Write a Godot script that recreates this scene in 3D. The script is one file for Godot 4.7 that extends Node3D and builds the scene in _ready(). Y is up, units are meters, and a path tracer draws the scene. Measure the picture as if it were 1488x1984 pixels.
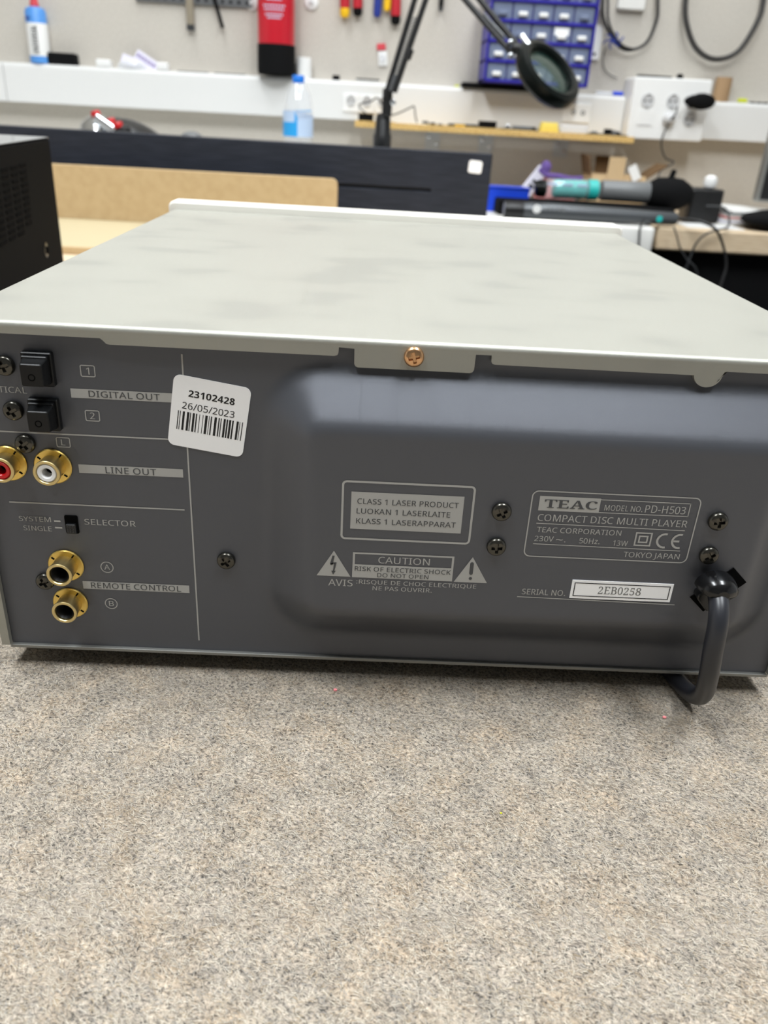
extends Node3D
# A silver-grey disc player seen from behind on a felt-covered bench, a repair workshop wall out of focus beyond.
# Units are metres; the rear panel of the player is the plane z = 0, its bottom edge y = 0, the felt lies at y = FELT.

const FELT := -0.0095
var M := {}
var taken := {}
var rng := RandomNumberGenerator.new()
var felt: MeshInstance3D
var font_sans: SystemFont
var font_bold: SystemFont
var font_serif: SystemFont
var font_serif_bold: SystemFont

# ------------------------------------------------------------------ mesh tools
func st_new() -> SurfaceTool:
	var st := SurfaceTool.new()
	st.begin(Mesh.PRIMITIVE_TRIANGLES)
	st.set_smooth_group(-1)
	return st

func tri(st: SurfaceTool, a: Vector3, b: Vector3, c: Vector3) -> void:   # a, b, c run counter-clockwise seen from outside
	st.add_vertex(a); st.add_vertex(c); st.add_vertex(b)

func quad(st: SurfaceTool, a: Vector3, b: Vector3, c: Vector3, d: Vector3) -> void:
	tri(st, a, b, c); tri(st, a, c, d)

func face_out(st: SurfaceTool, pts: Array, mid: Vector3) -> void:
	var n: Vector3 = (pts[1] - pts[0]).cross(pts[2] - pts[0])
	var c := Vector3.ZERO
	for p in pts: c += p
	c /= pts.size()
	if n.dot(c - mid) < 0.0: pts.reverse()
	for i in range(1, pts.size() - 1): tri(st, pts[0], pts[i], pts[i + 1])

func box(st: SurfaceTool, c: Vector3, s: Vector3, bev := 0.0, xf := Transform3D()) -> void:   # a box with chamfered edges
	var h := s * 0.5
	bev = minf(bev, minf(h.x, minf(h.y, h.z)) * 0.9)
	st.set_smooth_group(-1)
	var mid := xf * c
	var vert := func(sx: float, sy: float, sz: float, axis: int) -> Vector3:
		var v := Vector3(sx * (h.x - bev), sy * (h.y - bev), sz * (h.z - bev))
		if axis == 0: v.x = sx * h.x
		if axis == 1: v.y = sy * h.y
		if axis == 2: v.z = sz * h.z
		return xf * (c + v)
	for s0 in [-1.0, 1.0]:
		face_out(st, [vert.call(s0, -1, -1, 0), vert.call(s0, 1, -1, 0), vert.call(s0, 1, 1, 0), vert.call(s0, -1, 1, 0)], mid)
		face_out(st, [vert.call(-1, s0, -1, 1), vert.call(1, s0, -1, 1), vert.call(1, s0, 1, 1), vert.call(-1, s0, 1, 1)], mid)
		face_out(st, [vert.call(-1, -1, s0, 2), vert.call(1, -1, s0, 2), vert.call(1, 1, s0, 2), vert.call(-1, 1, s0, 2)], mid)
		if bev <= 0.0: continue
		for s1 in [-1.0, 1.0]:
			face_out(st, [vert.call(s0, s1, -1, 0), vert.call(s0, s1, 1, 0), vert.call(s0, s1, 1, 1), vert.call(s0, s1, -1, 1)], mid)
			face_out(st, [vert.call(s0, -1, s1, 0), vert.call(s0, 1, s1, 0), vert.call(s0, 1, s1, 2), vert.call(s0, -1, s1, 2)], mid)
			face_out(st, [vert.call(-1, s0, s1, 1), vert.call(1, s0, s1, 1), vert.call(1, s0, s1, 2), vert.call(-1, s0, s1, 2)], mid)
			for s2 in [-1.0, 1.0]:
				face_out(st, [vert.call(s0, s1, s2, 0), vert.call(s0, s1, s2, 1), vert.call(s0, s1, s2, 2)], mid)

func loft(st: SurfaceTool, rings: Array, cap0 := true, cap1 := true, hard := false, sharp := 32.0) -> void:   # rings of equal count; the closed surface is turned outward by its volume
	var n: int = rings[0].size()
	var vol := 0.0
	var org: Vector3 = rings[0][0]
	for k in rings.size() - 1:
		for i in n:
			var a: Vector3 = rings[k][i] - org
			var b: Vector3 = rings[k][(i + 1) % n] - org
			var c: Vector3 = rings[k + 1][(i + 1) % n] - org
			var d: Vector3 = rings[k + 1][i] - org
			vol += a.dot(b.cross(c)) + a.dot(c.cross(d))
	for e in [[0, -1.0], [rings.size() - 1, 1.0]]:
		var r = rings[e[0]]
		for i in range(1, n - 1):
			vol += float(e[1]) * (r[0] - org).dot((r[i] - org).cross(r[i + 1] - org))
	var flip := vol < 0.0
	var g := 1
	for k in rings.size() - 1:
		if k > 0:
			var worst := 0.0
			for i in range(0, n, maxi(1, n / 8)):
				var u: Vector3 = rings[k][i] - rings[k - 1][i]
				var v: Vector3 = rings[k + 1][i] - rings[k][i]
				if u.length() > 1e-7 and v.length() > 1e-7: worst = maxf(worst, rad_to_deg(u.angle_to(v)))
			if worst > sharp: g += 1
		st.set_smooth_group(-1 if hard else g)
		for i in n:
			var j := (i + 1) % n
			if flip: quad(st, rings[k][i], rings[k + 1][i], rings[k + 1][j], rings[k][j])
			else: quad(st, rings[k][i], rings[k][j], rings[k + 1][j], rings[k + 1][i])
	st.set_smooth_group(-1)
	for e in [[0, cap0, true], [rings.size() - 1, cap1, false]]:
		if not e[1]: continue
		var r = rings[e[0]]
		var mid := Vector3.ZERO
		for p in r: mid += p
		mid /= n
		for i in n:
			var j := (i + 1) % n
			if bool(e[2]) != flip: tri(st, mid, r[j], r[i])
			else: tri(st, mid, r[i], r[j])

func circle(n: int, r: float, z: float, xf := Transform3D(), sy := 1.0) -> PackedVector3Array:
	var a := PackedVector3Array()
	for i in n:
		var t := TAU * i / n
		a.append(xf * Vector3(cos(t) * r, sin(t) * r * sy, z))
	return a

func lathe(st: SurfaceTool, prof: Array, n := 24, xf := Transform3D(), caps := true, sy := 1.0) -> void:   # profile of Vector2(radius, height along z)
	var rings := []
	for p in prof: rings.append(circle(n, maxf(p.x, 1e-5), p.y, xf, sy))
	loft(st, rings, caps, caps)

func up_at(p: Vector3) -> Transform3D:    # local z points up
	return Transform3D(Basis(Vector3.RIGHT, -PI / 2), p)

func along(a: Vector3, b: Vector3) -> Transform3D:    # local z points from a to b
	var z := (b - a).normalized()
	var x := (Vector3.UP if absf(z.y) < 0.95 else Vector3.RIGHT).cross(z).normalized()
	return Transform3D(Basis(x, z.cross(x), z), a)

func rod(st: SurfaceTool, a: Vector3, b: Vector3, r0: float, r1 := -1.0, n := 14) -> void:
	var l := a.distance_to(b)
	if r1 < 0.0: r1 = r0
	var e := minf(minf(r0, r1) * 0.2, l * 0.2)
	lathe(st, [Vector2(r0 - e, 0), Vector2(r0, e), Vector2(r1, l - e), Vector2(r1 - e, l)], n, along(a, b))

func smooth_path(pts: Array, step := 6) -> PackedVector3Array:
	var out := PackedVector3Array()
	for i in pts.size() - 1:
		var p0: Vector3 = pts[maxi(i - 1, 0)]
		var p3: Vector3 = pts[mini(i + 2, pts.size() - 1)]
		for k in step: out.append((pts[i] as Vector3).cubic_interpolate(pts[i + 1], p0, p3, float(k) / step))
	out.append(pts[-1])
	return out

func tube(st: SurfaceTool, pts: Array, r: float, n := 10, step := 6, flat := 1.0) -> void:
	var path := smooth_path(pts, step)
	var rings := []
	var x := Vector3.ZERO
	for i in path.size():
		var t := (path[mini(i + 1, path.size() - 1)] - path[maxi(i - 1, 0)]).normalized()
		if i == 0: x = (Vector3.UP if absf(t.y) < 0.9 else Vector3.RIGHT).cross(t).normalized()
		x = (x - t * x.dot(t)).normalized()
		rings.append(circle(n, r, 0.0, Transform3D(Basis(x, t.cross(x), t), path[i]), flat))
	loft(st, rings, true, true, false, 80.0)

func rrect(w: float, h: float, r: float, inset := 0.0, n := 6) -> PackedVector2Array:
	var a := PackedVector2Array()
	var rr := maxf(r - inset, 1e-5)
	for q in 4:
		var c := Vector2([1, -1, -1, 1][q] * (w / 2 - inset - rr), [1, 1, -1, -1][q] * (h / 2 - inset - rr))
		for i in n + 1:
			var t := PI / 2 * (q + float(i) / n)
			a.append(c + Vector2(cos(t), sin(t)) * rr)
	return a

func ring3(a: PackedVector2Array, z: float, xf := Transform3D()) -> PackedVector3Array:
	var o := PackedVector3Array()
	for p in a: o.append(xf * Vector3(p.x, p.y, z))
	return o

func rprism(st: SurfaceTool, w: float, h: float, r: float, z0: float, z1: float, bev := 0.0, xf := Transform3D(), n := 6) -> void:   # a rounded rectangle in xy, from z0 to z1
	var rings := []
	if bev > 0.0:
		rings.append(ring3(rrect(w, h, r, bev, n), z0, xf)); rings.append(ring3(rrect(w, h, r, bev * 0.3, n), z0 + bev * 0.3, xf)); rings.append(ring3(rrect(w, h, r, 0, n), z0 + bev, xf))
		rings.append(ring3(rrect(w, h, r, 0, n), z1 - bev, xf)); rings.append(ring3(rrect(w, h, r, bev * 0.3, n), z1 - bev * 0.3, xf)); rings.append(ring3(rrect(w, h, r, bev, n), z1, xf))
	else:
		rings.append(ring3(rrect(w, h, r, 0, n), z0, xf)); rings.append(ring3(rrect(w, h, r, 0, n), z1, xf))
	loft(st, rings, true, true, false, 50.0)

func extrude(st: SurfaceTool, poly: PackedVector2Array, z0: float, z1: float, xf := Transform3D()) -> void:
	if Geometry2D.is_polygon_clockwise(poly): poly.reverse()
	var idx := Geometry2D.triangulate_polygon(poly)
	st.set_smooth_group(-1)
	for i in range(0, idx.size(), 3):
		var a := poly[idx[i]]
		var b := poly[idx[i + 1]]
		var c := poly[idx[i + 2]]
		if (b - a).cross(c - a) < 0.0:
			var t := b
			b = c
			c = t
		tri(st, xf * Vector3(a.x, a.y, z1), xf * Vector3(b.x, b.y, z1), xf * Vector3(c.x, c.y, z1))
		tri(st, xf * Vector3(a.x, a.y, z0), xf * Vector3(c.x, c.y, z0), xf * Vector3(b.x, b.y, z0))
	for i in poly.size():
		var a := poly[i]
		var b := poly[(i + 1) % poly.size()]
		quad(st, xf * Vector3(a.x, a.y, z0), xf * Vector3(b.x, b.y, z0), xf * Vector3(b.x, b.y, z1), xf * Vector3(a.x, a.y, z1))

func frame2(st: SurfaceTool, outer: PackedVector2Array, inner: PackedVector2Array, z: float, c := Vector2.ZERO) -> void:   # a flat printed outline
	st.set_smooth_group(-1)
	var n := outer.size()
	for i in n:
		var j := (i + 1) % n
		quad(st, Vector3(c.x + outer[i].x, c.y + outer[i].y, z), Vector3(c.x + outer[j].x, c.y + outer[j].y, z), Vector3(c.x + inner[j].x, c.y + inner[j].y, z), Vector3(c.x + inner[i].x, c.y + inner[i].y, z))

func flat_rect(st: SurfaceTool, x0: float, y0: float, x1: float, y1: float, z: float) -> void:
	quad(st, Vector3(x0, y0, z), Vector3(x1, y0, z), Vector3(x1, y1, z), Vector3(x0, y1, z))

func flat_line(st: SurfaceTool, a: Vector2, b: Vector2, w: float, z: float) -> void:
	var n := (b - a).normalized().orthogonal() * w * 0.5
	if n.cross(b - a) > 0.0: n = -n
	var p := [a + n, a - n, b - n, b + n]
	if (p[1] - p[0]).cross(p[2] - p[0]) < 0.0: p.reverse()
	quad(st, Vector3(p[0].x, p[0].y, z), Vector3(p[1].x, p[1].y, z), Vector3(p[2].x, p[2].y, z), Vector3(p[3].x, p[3].y, z))

# ------------------------------------------------------------------ nodes
func numbered(called: String) -> String:
	if not taken.has(called):
		taken[called] = 0
		return called
	taken[called] += 1
	return "%s_%03d" % [called, taken[called]]

func mesh_of(st: SurfaceTool) -> ArrayMesh:
	st.generate_normals()
	return st.commit()

func obj(called: String, st, m: Material, parent: Node = null) -> MeshInstance3D:
	var o := MeshInstance3D.new()
	o.mesh = mesh_of(st) if st is SurfaceTool else st
	o.material_override = m
	if parent == null:
		o.name = numbered(called)
		add_child(o, true)
	else:
		o.name = called
		parent.add_child(o, true)
	return o

func tag(o: Node3D, label: String, category: String, group := "") -> Node3D:
	o.set_meta("label", label)
	o.set_meta("category", category)
	if group: o.set_meta("group", group)
	return o

func thing(called: String, label: String, category: String, at := Vector3.ZERO, group := "") -> Node3D:
	var o := Node3D.new()
	o.name = numbered(called)
	add_child(o, true)
	o.position = at
	return tag(o, label, category, group)

func struct(called: String, st: SurfaceTool, m: Material) -> MeshInstance3D:
	var o := obj(called, st, m)
	o.set_meta("kind", "structure")
	return o

func copy(src: Node3D, at: Vector3, label: String, group := "") -> Node3D:
	var r: Node3D = src.duplicate()
	r.name = numbered(String(src.name).rstrip("0123456789").trim_suffix("_"))
	add_child(r, true)
	r.position = at
	r.set_meta("label", label)
	if group: r.set_meta("group", group)
	return r

# ------------------------------------------------------------------ lettering
func text_mesh(s: String, font: Font, depth: float) -> TextMesh:
	var t := TextMesh.new()
	t.font = font
	t.text = s
	t.font_size = 48
	t.pixel_size = 0.01
	t.depth = depth
	t.curve_step = 3.0
	return t

func letter(parent: Node, s: String, x0: float, x1: float, y: float, h: float, z: float, m: Material, font: Font, turn := 0.0, called := "lettering") -> MeshInstance3D:   # from x0 to x1, standing on y, capitals h high
	var t := text_mesh(s, font, 0.004)
	var ref := text_mesh("H", font, 0.004).get_aabb()
	var b := t.get_aabb()
	var o := MeshInstance3D.new()
	o.name = called
	o.mesh = t
	o.material_override = m
	parent.add_child(o, true)
	var sx := (x1 - x0) / b.size.x
	var sy := h / ref.size.y
	var basis := Basis(Vector3.BACK, turn) * Basis.from_scale(Vector3(sx, sy, 0.004))
	o.transform = Transform3D(basis, Vector3(x0, y, z) - basis * Vector3(b.position.x, ref.position.y, 0))
	return o

# ------------------------------------------------------------------ materials
func mat(c: Color, rough := 0.6, metal := 0.0, spec := 0.5) -> StandardMaterial3D:
	var m := StandardMaterial3D.new()
	m.albedo_color = c
	m.roughness = rough
	m.metallic = metal
	m.metallic_specular = spec
	return m

func c8(r: int, g: int, b: int) -> Color:
	return Color8(r, g, b)

func noise_tex(freq: float, size: int, ramp: Array, seed_ := 1, oct := 3, kind := FastNoiseLite.TYPE_SIMPLEX_SMOOTH) -> ImageTexture:   # computed at once: a seamless noise coloured by a ramp
	var n := FastNoiseLite.new()
	n.noise_type = kind
	n.seed = seed_
	n.frequency = freq
	n.fractal_octaves = oct
	var im := n.get_seamless_image(size, size, false, false, 0.1, true)
	var g := Gradient.new()
	g.offsets = PackedFloat32Array(ramp.map(func(e): return e[0]))
	g.colors = PackedColorArray(ramp.map(func(e): return e[1]))
	var lut := []
	for i in 256:
		var c := g.sample(i / 255.0)
		lut.append([c.r8, c.g8, c.b8])
	var src := im.get_data()
	var dst := PackedByteArray()
	dst.resize(size * size * 3)
	for i in size * size:
		var l = lut[src[i]]
		dst[i * 3] = l[0]
		dst[i * 3 + 1] = l[1]
		dst[i * 3 + 2] = l[2]
	return ImageTexture.create_from_image(Image.create_from_data(size, size, false, Image.FORMAT_RGB8, dst))

func grain(m: StandardMaterial3D, bump: float, scale: float, seed_ := 3, freq := 0.12) -> StandardMaterial3D:   # fine relief by a triplanar height map
	m.heightmap_enabled = true
	m.heightmap_scale = bump
	m.heightmap_texture = noise_tex(freq, 512, [[0.0, Color.BLACK], [1.0, Color.WHITE]], seed_, 2)
	m.uv1_triplanar = true
	m.uv1_world_triplanar = true
	m.uv1_scale = Vector3.ONE * scale
	return m

func make_materials() -> void:
	M.cover = grain(mat(c8(167, 166, 157), 0.40, 0.6), 0.006, 90.0, 5, 0.2)
	M.panel = grain(mat(c8(94, 96, 102), 0.36, 0.6), 0.004, 90.0, 6, 0.2)
	M.print = mat(c8(172, 171, 167), 0.6)
	M.knock = mat(c8(72, 73, 75), 0.6)
	M.steel_edge = mat(c8(140, 140, 136), 0.45, 0.6)
	M.bezel = mat(c8(236, 233, 224), 0.35)
	M.black = mat(c8(24, 24, 25), 0.4)
	M.black_soft = mat(c8(26, 27, 29), 0.32)
	M.grip_black = mat(c8(14, 14, 15), 0.2)
	M.port_black = mat(c8(13, 14, 15), 0.38, 0.0, 0.4)
	M.black_matt = mat(c8(16, 16, 17), 0.85, 0.0, 0.25)
	M.dark_zinc = mat(c8(84, 82, 76), 0.24, 0.9)
	M.recess = mat(c8(10, 10, 10), 0.85, 0.0, 0.15)
	M.gold = mat(c8(230, 198, 112), 0.3, 1.0)
	M.gold_dull = mat(c8(214, 194, 140), 0.36, 1.0)
	M.yellow_zinc = mat(c8(222, 176, 132), 0.28, 1.0)
	M.red = mat(c8(196, 20, 24), 0.3)
	M.white = mat(c8(238, 238, 236), 0.4)
	M.sticker = mat(c8(253, 253, 253), 0.5)
	M.ink = mat(c8(16, 16, 16), 0.6)
	M.cord = mat(c8(36, 37, 42), 0.38)
	M.chrome = mat(c8(225, 228, 232), 0.12, 1.0)
	M.steel = mat(c8(120, 122, 124), 0.4, 0.8)
	M.trunk = mat(c8(226, 226, 224), 0.42)
	M.socket = mat(c8(244, 244, 242), 0.35)
	M.socket_dark = mat(c8(206, 206, 206), 0.5)
	M.rubber = mat(c8(52, 50, 48), 0.55)
	M.plaster_front = mat(c8(140, 140, 138), 0.9)
	M.plaster = mat(c8(226, 226, 226), 0.9)
	M.ceiling = mat(c8(235, 235, 232), 0.9)
	M.floor = mat(c8(20, 19, 18), 0.9, 0.0, 0.2)
	M.wall = mat(Color.WHITE, 0.95)
	M.wall.albedo_texture = noise_tex(0.06, 512, [[0.0, c8(186, 180, 170)], [0.5, c8(198, 192, 182)], [1.0, c8(208, 203, 193)]], 11, 2)
	M.wall.uv1_triplanar = true
	M.wall.uv1_world_triplanar = true
	M.wall.uv1_scale = Vector3.ONE * 6.0
	M.card = mat(Color.WHITE, 0.85)
	M.card.albedo_texture = noise_tex(0.03, 256, [[0.0, c8(184, 158, 118)], [1.0, c8(195, 170, 130)]], 12, 3)
	M.card.uv1_triplanar = true
	M.card.uv1_scale = Vector3.ONE * 6.0
	M.card_dark = mat(c8(104, 78, 48), 0.9)
	M.card_light = mat(c8(206, 178, 138), 0.9)
	M.chip = mat(Color.WHITE, 0.8)      # particle board
	M.chip.albedo_texture = noise_tex(0.09, 256, [[0.25, c8(170, 126, 66)], [0.5, c8(214, 176, 104)], [0.75, c8(232, 204, 140)]], 13, 3)
	M.chip.uv1_triplanar = true
	M.chip.uv1_scale = Vector3.ONE * 9.0
	M.oak = mat(Color.WHITE, 0.55)
	M.oak.albedo_texture = noise_tex(0.04, 256, [[0.2, c8(206, 182, 150)], [0.8, c8(222, 202, 172)]], 14, 3)
	M.oak.uv1_triplanar = true
	M.oak.uv1_scale = Vector3(2, 20, 20)
	M.laminate = mat(c8(226, 225, 220), 0.5)
	M.dark_wood = mat(c8(34, 31, 28), 0.7)
	M.blue = mat(c8(40, 34, 150), 0.35)
	M.bin_blue = mat(c8(20, 70, 215), 0.4)
	M.drawer = mat(c8(120, 130, 154), 0.3)
	M.drawer_back = mat(c8(86, 92, 108), 0.6)
	M.ring_black = mat(c8(12, 17, 16), 0.3, 0.0, 0.3)
	M.extinguisher = mat(c8(190, 22, 40), 0.3)
	M.cap_blue = mat(c8(24, 120, 220), 0.4)
	M.label_cyan = mat(c8(40, 160, 228), 0.5)
	M.label_pale = mat(c8(188, 208, 234), 0.5)
	M.can_blue = mat(c8(84, 148, 220), 0.35)
	M.pink_red = mat(c8(212, 70, 80), 0.5)
	M.tan_tube = mat(c8(168, 138, 104), 0.85)
	M.yellow = mat(c8(232, 206, 92), 0.7)
	M.handle_yellow = mat(c8(240, 190, 20), 0.45)
	M.handle_red = mat(c8(186, 30, 44), 0.45)
	M.handle_blue = mat(c8(32, 52, 140), 0.45)
	M.lime = mat(c8(206, 214, 30), 0.5)
	M.purple = mat(c8(104, 78, 150), 0.7)
	M.lilac = mat(c8(222, 219, 232), 0.7)
	M.rose = mat(c8(206, 130, 128), 0.8)
	M.teal = mat(c8(40, 186, 180), 0.4)
	M.bracket_grey = mat(c8(186, 188, 188), 0.5)
	M.grey_metal = mat(c8(122, 124, 125), 0.38, 0.2)
	M.wand = mat(c8(84, 87, 90), 0.32, 0.3)
	M.charcoal = mat(c8(52, 54, 56), 0.38)
	M.clear = mat(Color(0.96, 0.98, 1.0, 0.16), 0.06)
	M.clear.transparency = BaseMaterial3D.TRANSPARENCY_ALPHA
	M.frosted = mat(Color(0.94, 0.95, 0.97, 0.55), 0.2)
	M.frosted.transparency = BaseMaterial3D.TRANSPARENCY_ALPHA
	M.lens = mat(Color(0.30, 0.42, 0.38, 0.22), 0.03)
	M.lens.transparency = BaseMaterial3D.TRANSPARENCY_ALPHA
	M.brushed = mat(c8(50, 54, 64), 0.5, 0.0, 0.3)     # black plastic with fine level streaks
	M.brushed.albedo_texture = noise_tex(0.05, 256, [[0.2, c8(190, 190, 190)], [0.8, c8(255, 255, 255)]], 15, 4)
	M.brushed.uv1_triplanar = true
	M.brushed.uv1_scale = Vector3(1.0, 40.0, 40.0)
	M.glow = mat(c8(250, 250, 245), 0.6)
	M.glow.emission_enabled = true
	M.glow.emission = Color(0.965, 0.985, 1.0)
	M.glow.emission_energy_multiplier = 3.0
	M.lint_pink = mat(c8(250, 150, 152), 0.8)
	M.amp_black = mat(c8(21, 21, 21), 0.7, 0.0, 0.12)
	M.amp_top = mat(c8(26, 27, 27), 0.05)
	M.card_base = mat(c8(186, 172, 138), 0.85)
	# the lid's paint carries faint wiped streaks of dust
	M.cover.detail_enabled = true
	M.cover.detail_blend_mode = BaseMaterial3D.BLEND_MODE_MUL
	M.cover.detail_uv_layer = BaseMaterial3D.DETAIL_UV_2
	M.cover.detail_albedo = noise_tex(0.022, 512, [[0.22, Color(0.945, 0.945, 0.95)], [0.36, Color(0.985, 0.985, 0.985)], [0.6, Color(1, 1, 1)]], 16, 2)
	M.cover.uv2_triplanar = true
	M.cover.uv2_world_triplanar = true
	M.cover.uv2_scale = Vector3(1.3, 1.3, 2.0)
	M.felt = felt_material()

func felt_material() -> StandardMaterial3D:    # needle felt: beige, cream and grey fibres pressed together
	var n := 1024
	var big := FastNoiseLite.new()
	big.noise_type = FastNoiseLite.TYPE_SIMPLEX_SMOOTH
	big.seed = 21
	big.frequency = 0.014
	big.fractal_octaves = 3
	var hue := FastNoiseLite.new()
	hue.noise_type = FastNoiseLite.TYPE_SIMPLEX_SMOOTH
	hue.seed = 22
	hue.frequency = 0.008
	hue.fractal_octaves = 2
	var fine := FastNoiseLite.new()
	fine.noise_type = FastNoiseLite.TYPE_SIMPLEX_SMOOTH
	fine.seed = 23
	fine.frequency = 0.11
	fine.fractal_octaves = 4
	fine.fractal_gain = 0.7
	var a := big.get_seamless_image(n, n, false, false, 0.1, true).get_data()
	var b := hue.get_seamless_image(n, n, false, false, 0.1, true).get_data()
	var c := fine.get_seamless_image(n, n, false, false, 0.1, true).get_data()
	var dst := PackedByteArray()
	dst.resize(n * n * 3)
	for i in n * n:
		var v := 0.70 + (a[i] - 128) * 0.0009 + (c[i] - 128) * 0.0024
		if c[i] < 88: v -= (88 - c[i]) * 0.0065
		var w := maxf((b[i] - 128) * 0.00022, -0.006)
		dst[i * 3] = clampi(int((v + w) * 214.0), 0, 255)
		dst[i * 3 + 1] = clampi(int(v * 198.0), 0, 255)
		dst[i * 3 + 2] = clampi(int((v - w * 1.4) * 178.0), 0, 255)
	var m := mat(Color.WHITE, 0.95)
	m.albedo_texture = ImageTexture.create_from_image(Image.create_from_data(n, n, false, Image.FORMAT_RGB8, dst))
	m.heightmap_enabled = true
	m.heightmap_scale = 0.05
	m.heightmap_texture = ImageTexture.create_from_image(Image.create_from_data(n, n, false, Image.FORMAT_L8, c))
	m.uv1_triplanar = true
	m.uv1_world_triplanar = true
	m.uv1_scale = Vector3.ONE * 5.5
	m.rim_enabled = true
	m.rim = 0.3
	return m

func _ready() -> void:
	rng.seed = 7
	# ---------------------------------------------------------------- camera, light, exposure
	var cam := Camera3D.new()
	cam.name = "camera"
	add_child(cam)
	cam.transform = Transform3D(Basis(Vector3(0.99855026, 0.05359986, 0.00494376), Vector3(-0.04576582, 0.89375991, -0.44620479), Vector3(-0.02833505, 0.44533165, 0.89491723)), Vector3(-0.01448655, 0.17843717, 0.23890475))
	cam.near = 0.02
	cam.far = 40.0
	var lens := CameraAttributesPhysical.new()
	lens.frustum_focal_length = 26.0
	lens.frustum_focus_distance = 0.262
	lens.frustum_near = 0.02
	lens.frustum_far = 40.0
	lens.exposure_aperture = 15.0
	cam.attributes = lens
	cam.projection = Camera3D.PROJECTION_FRUSTUM
	cam.size = 2.0 * 0.02 * 992.0 / 1546.0
	cam.near = 0.02
	cam.far = 40.0
	cam.current = true
	var we := WorldEnvironment.new()
	we.name = "environment"
	var env := Environment.new()
	env.background_mode = Environment.BG_COLOR
	env.background_color = Color.BLACK
	env.tonemap_mode = Environment.TONE_MAPPER_LINEAR
	env.tonemap_exposure = 1.27
	env.sdfgi_enabled = true
	env.ssao_enabled = true
	env.ssil_enabled = true
	we.environment = env
	add_child(we)
	make_materials()
	font_sans = SystemFont.new()
	font_sans.font_names = PackedStringArray(["Droid Sans"])
	font_bold = SystemFont.new()
	font_bold.font_names = PackedStringArray(["Droid Sans"])
	font_bold.font_weight = 700
	font_serif = SystemFont.new()
	font_serif.font_names = PackedStringArray(["Droid Serif"])
	font_serif_bold = SystemFont.new()
	font_serif_bold.font_names = PackedStringArray(["Droid Serif"])
	font_serif_bold.font_weight = 700
	ceiling_lamp(Vector3(-0.62, 1.84, 0.15), "white ceiling light panel above the left side of the felt table", 3.05)
	ceiling_lamp(Vector3(0.62, 1.84, 0.15), "white ceiling light panel above the right side of the felt table", 3.05)
	ceiling_lamp(Vector3(-0.62, 1.84, -1.42), "white ceiling light panel above the left run of the wall bench", 1.1)
	ceiling_lamp(Vector3(0.62, 1.84, -1.42), "white ceiling light panel above the right run of the wall bench", 1.1)
	build_room()
	build_benches()
	build_player()
	build_felt()
	build_amplifier()
	build_back_row()
	build_wall_things()
	build_trunk_things()
	build_shelf_things()
	build_lamp()
	build_bench_things()
	build_fibres()

func ceiling_lamp(at: Vector3, label: String, power: float) -> void:
	var t := thing("ceiling_light", label, "ceiling light", at, "ceiling light panels")
	var f := st_new()
	box(f, Vector3(0, 0.03, 0), Vector3(0.34, 0.04, 1.24), 0.004)
	obj("frame", f, M.white, t)
	var d := st_new()
	box(d, Vector3(0, 0.004, 0), Vector3(0.3, 0.012, 1.2), 0.002)
	obj("diffuser", d, M.glow, t)
	var l := AreaLight3D.new()
	l.name = "ceiling_light_area"
	l.area_size = Vector2(0.3, 1.2)
	l.light_energy = power
	l.light_color = Color(0.965, 0.985, 1.0)
	l.area_range = 12.0
	l.area_attenuation = 2.0
	l.shadow_enabled = true
	add_child(l, true)
	l.transform = Transform3D(Basis(Vector3.RIGHT, -PI / 2), at + Vector3(0, -0.006, 0))

# ------------------------------------------------------------------ the room
func slab(called: String, lo: Vector3, hi: Vector3, m: Material) -> void:
	var s := st_new()
	box(s, (lo + hi) / 2, hi - lo)
	struct(called, s, m)

func build_room() -> void:
	slab("wall_back", Vector3(-2.6, -0.76, -2.3), Vector3(2.6, 1.9, -2.2), M.wall)
	slab("wall_front", Vector3(-2.6, -0.76, 2.6), Vector3(2.6, 1.9, 2.7), M.plaster_front)
	slab("wall_left", Vector3(-2.7, -0.76, -2.3), Vector3(-2.6, 1.9, 2.7), M.plaster)
	slab("wall_right", Vector3(2.6, -0.76, -2.3), Vector3(2.7, 1.9, 2.7), M.plaster)
	slab("floor", Vector3(-2.7, -0.86, -2.3), Vector3(2.7, -0.76, 2.7), M.floor)
	slab("ceiling", Vector3(-2.7, 1.9, -2.3), Vector3(2.7, 2.0, 2.7), M.ceiling)
	# white cable trunking along the wall: base channel and snapped-on lids
	var xf := Transform3D(Basis(Vector3.BACK, 0.0047), Vector3(0, 0.2065, 0))
	var s := st_new()
	box(s, Vector3(0, 0, -2.178), Vector3(5.1, 0.086, 0.044), 0.001, xf)
	var tr := struct("trim_1", s, M.trunk)
	for e in [[-2.55, -1.004], [-1.002, 0.636], [0.85, 2.55]]:
		var l := st_new()
		var w: float = e[1] - e[0]
		var prof := PackedVector2Array([Vector2(-0.0465, -2.199), Vector2(-0.0465, -2.152), Vector2(-0.0445, -2.150), Vector2(0.038, -2.150), Vector2(0.0455, -2.153), Vector2(0.0465, -2.156), Vector2(0.0465, -2.199)])
		var pl := PackedVector2Array()
		for p in prof: pl.append(Vector2(p.y, p.x))
		# local x = depth, local y = height, extruded along the wall
		extrude(l, pl, 0.0, w, Transform3D(Basis(Vector3(0, 0, 1), Vector3(0, 1, 0), Vector3(-1, 0, 0)), Vector3(0, 0, 0)) )
		var o := obj("trunking_lid", l, M.trunk, tr)
		o.transform = xf * Transform3D(Basis(), Vector3(e[1], 0, 0))

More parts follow.
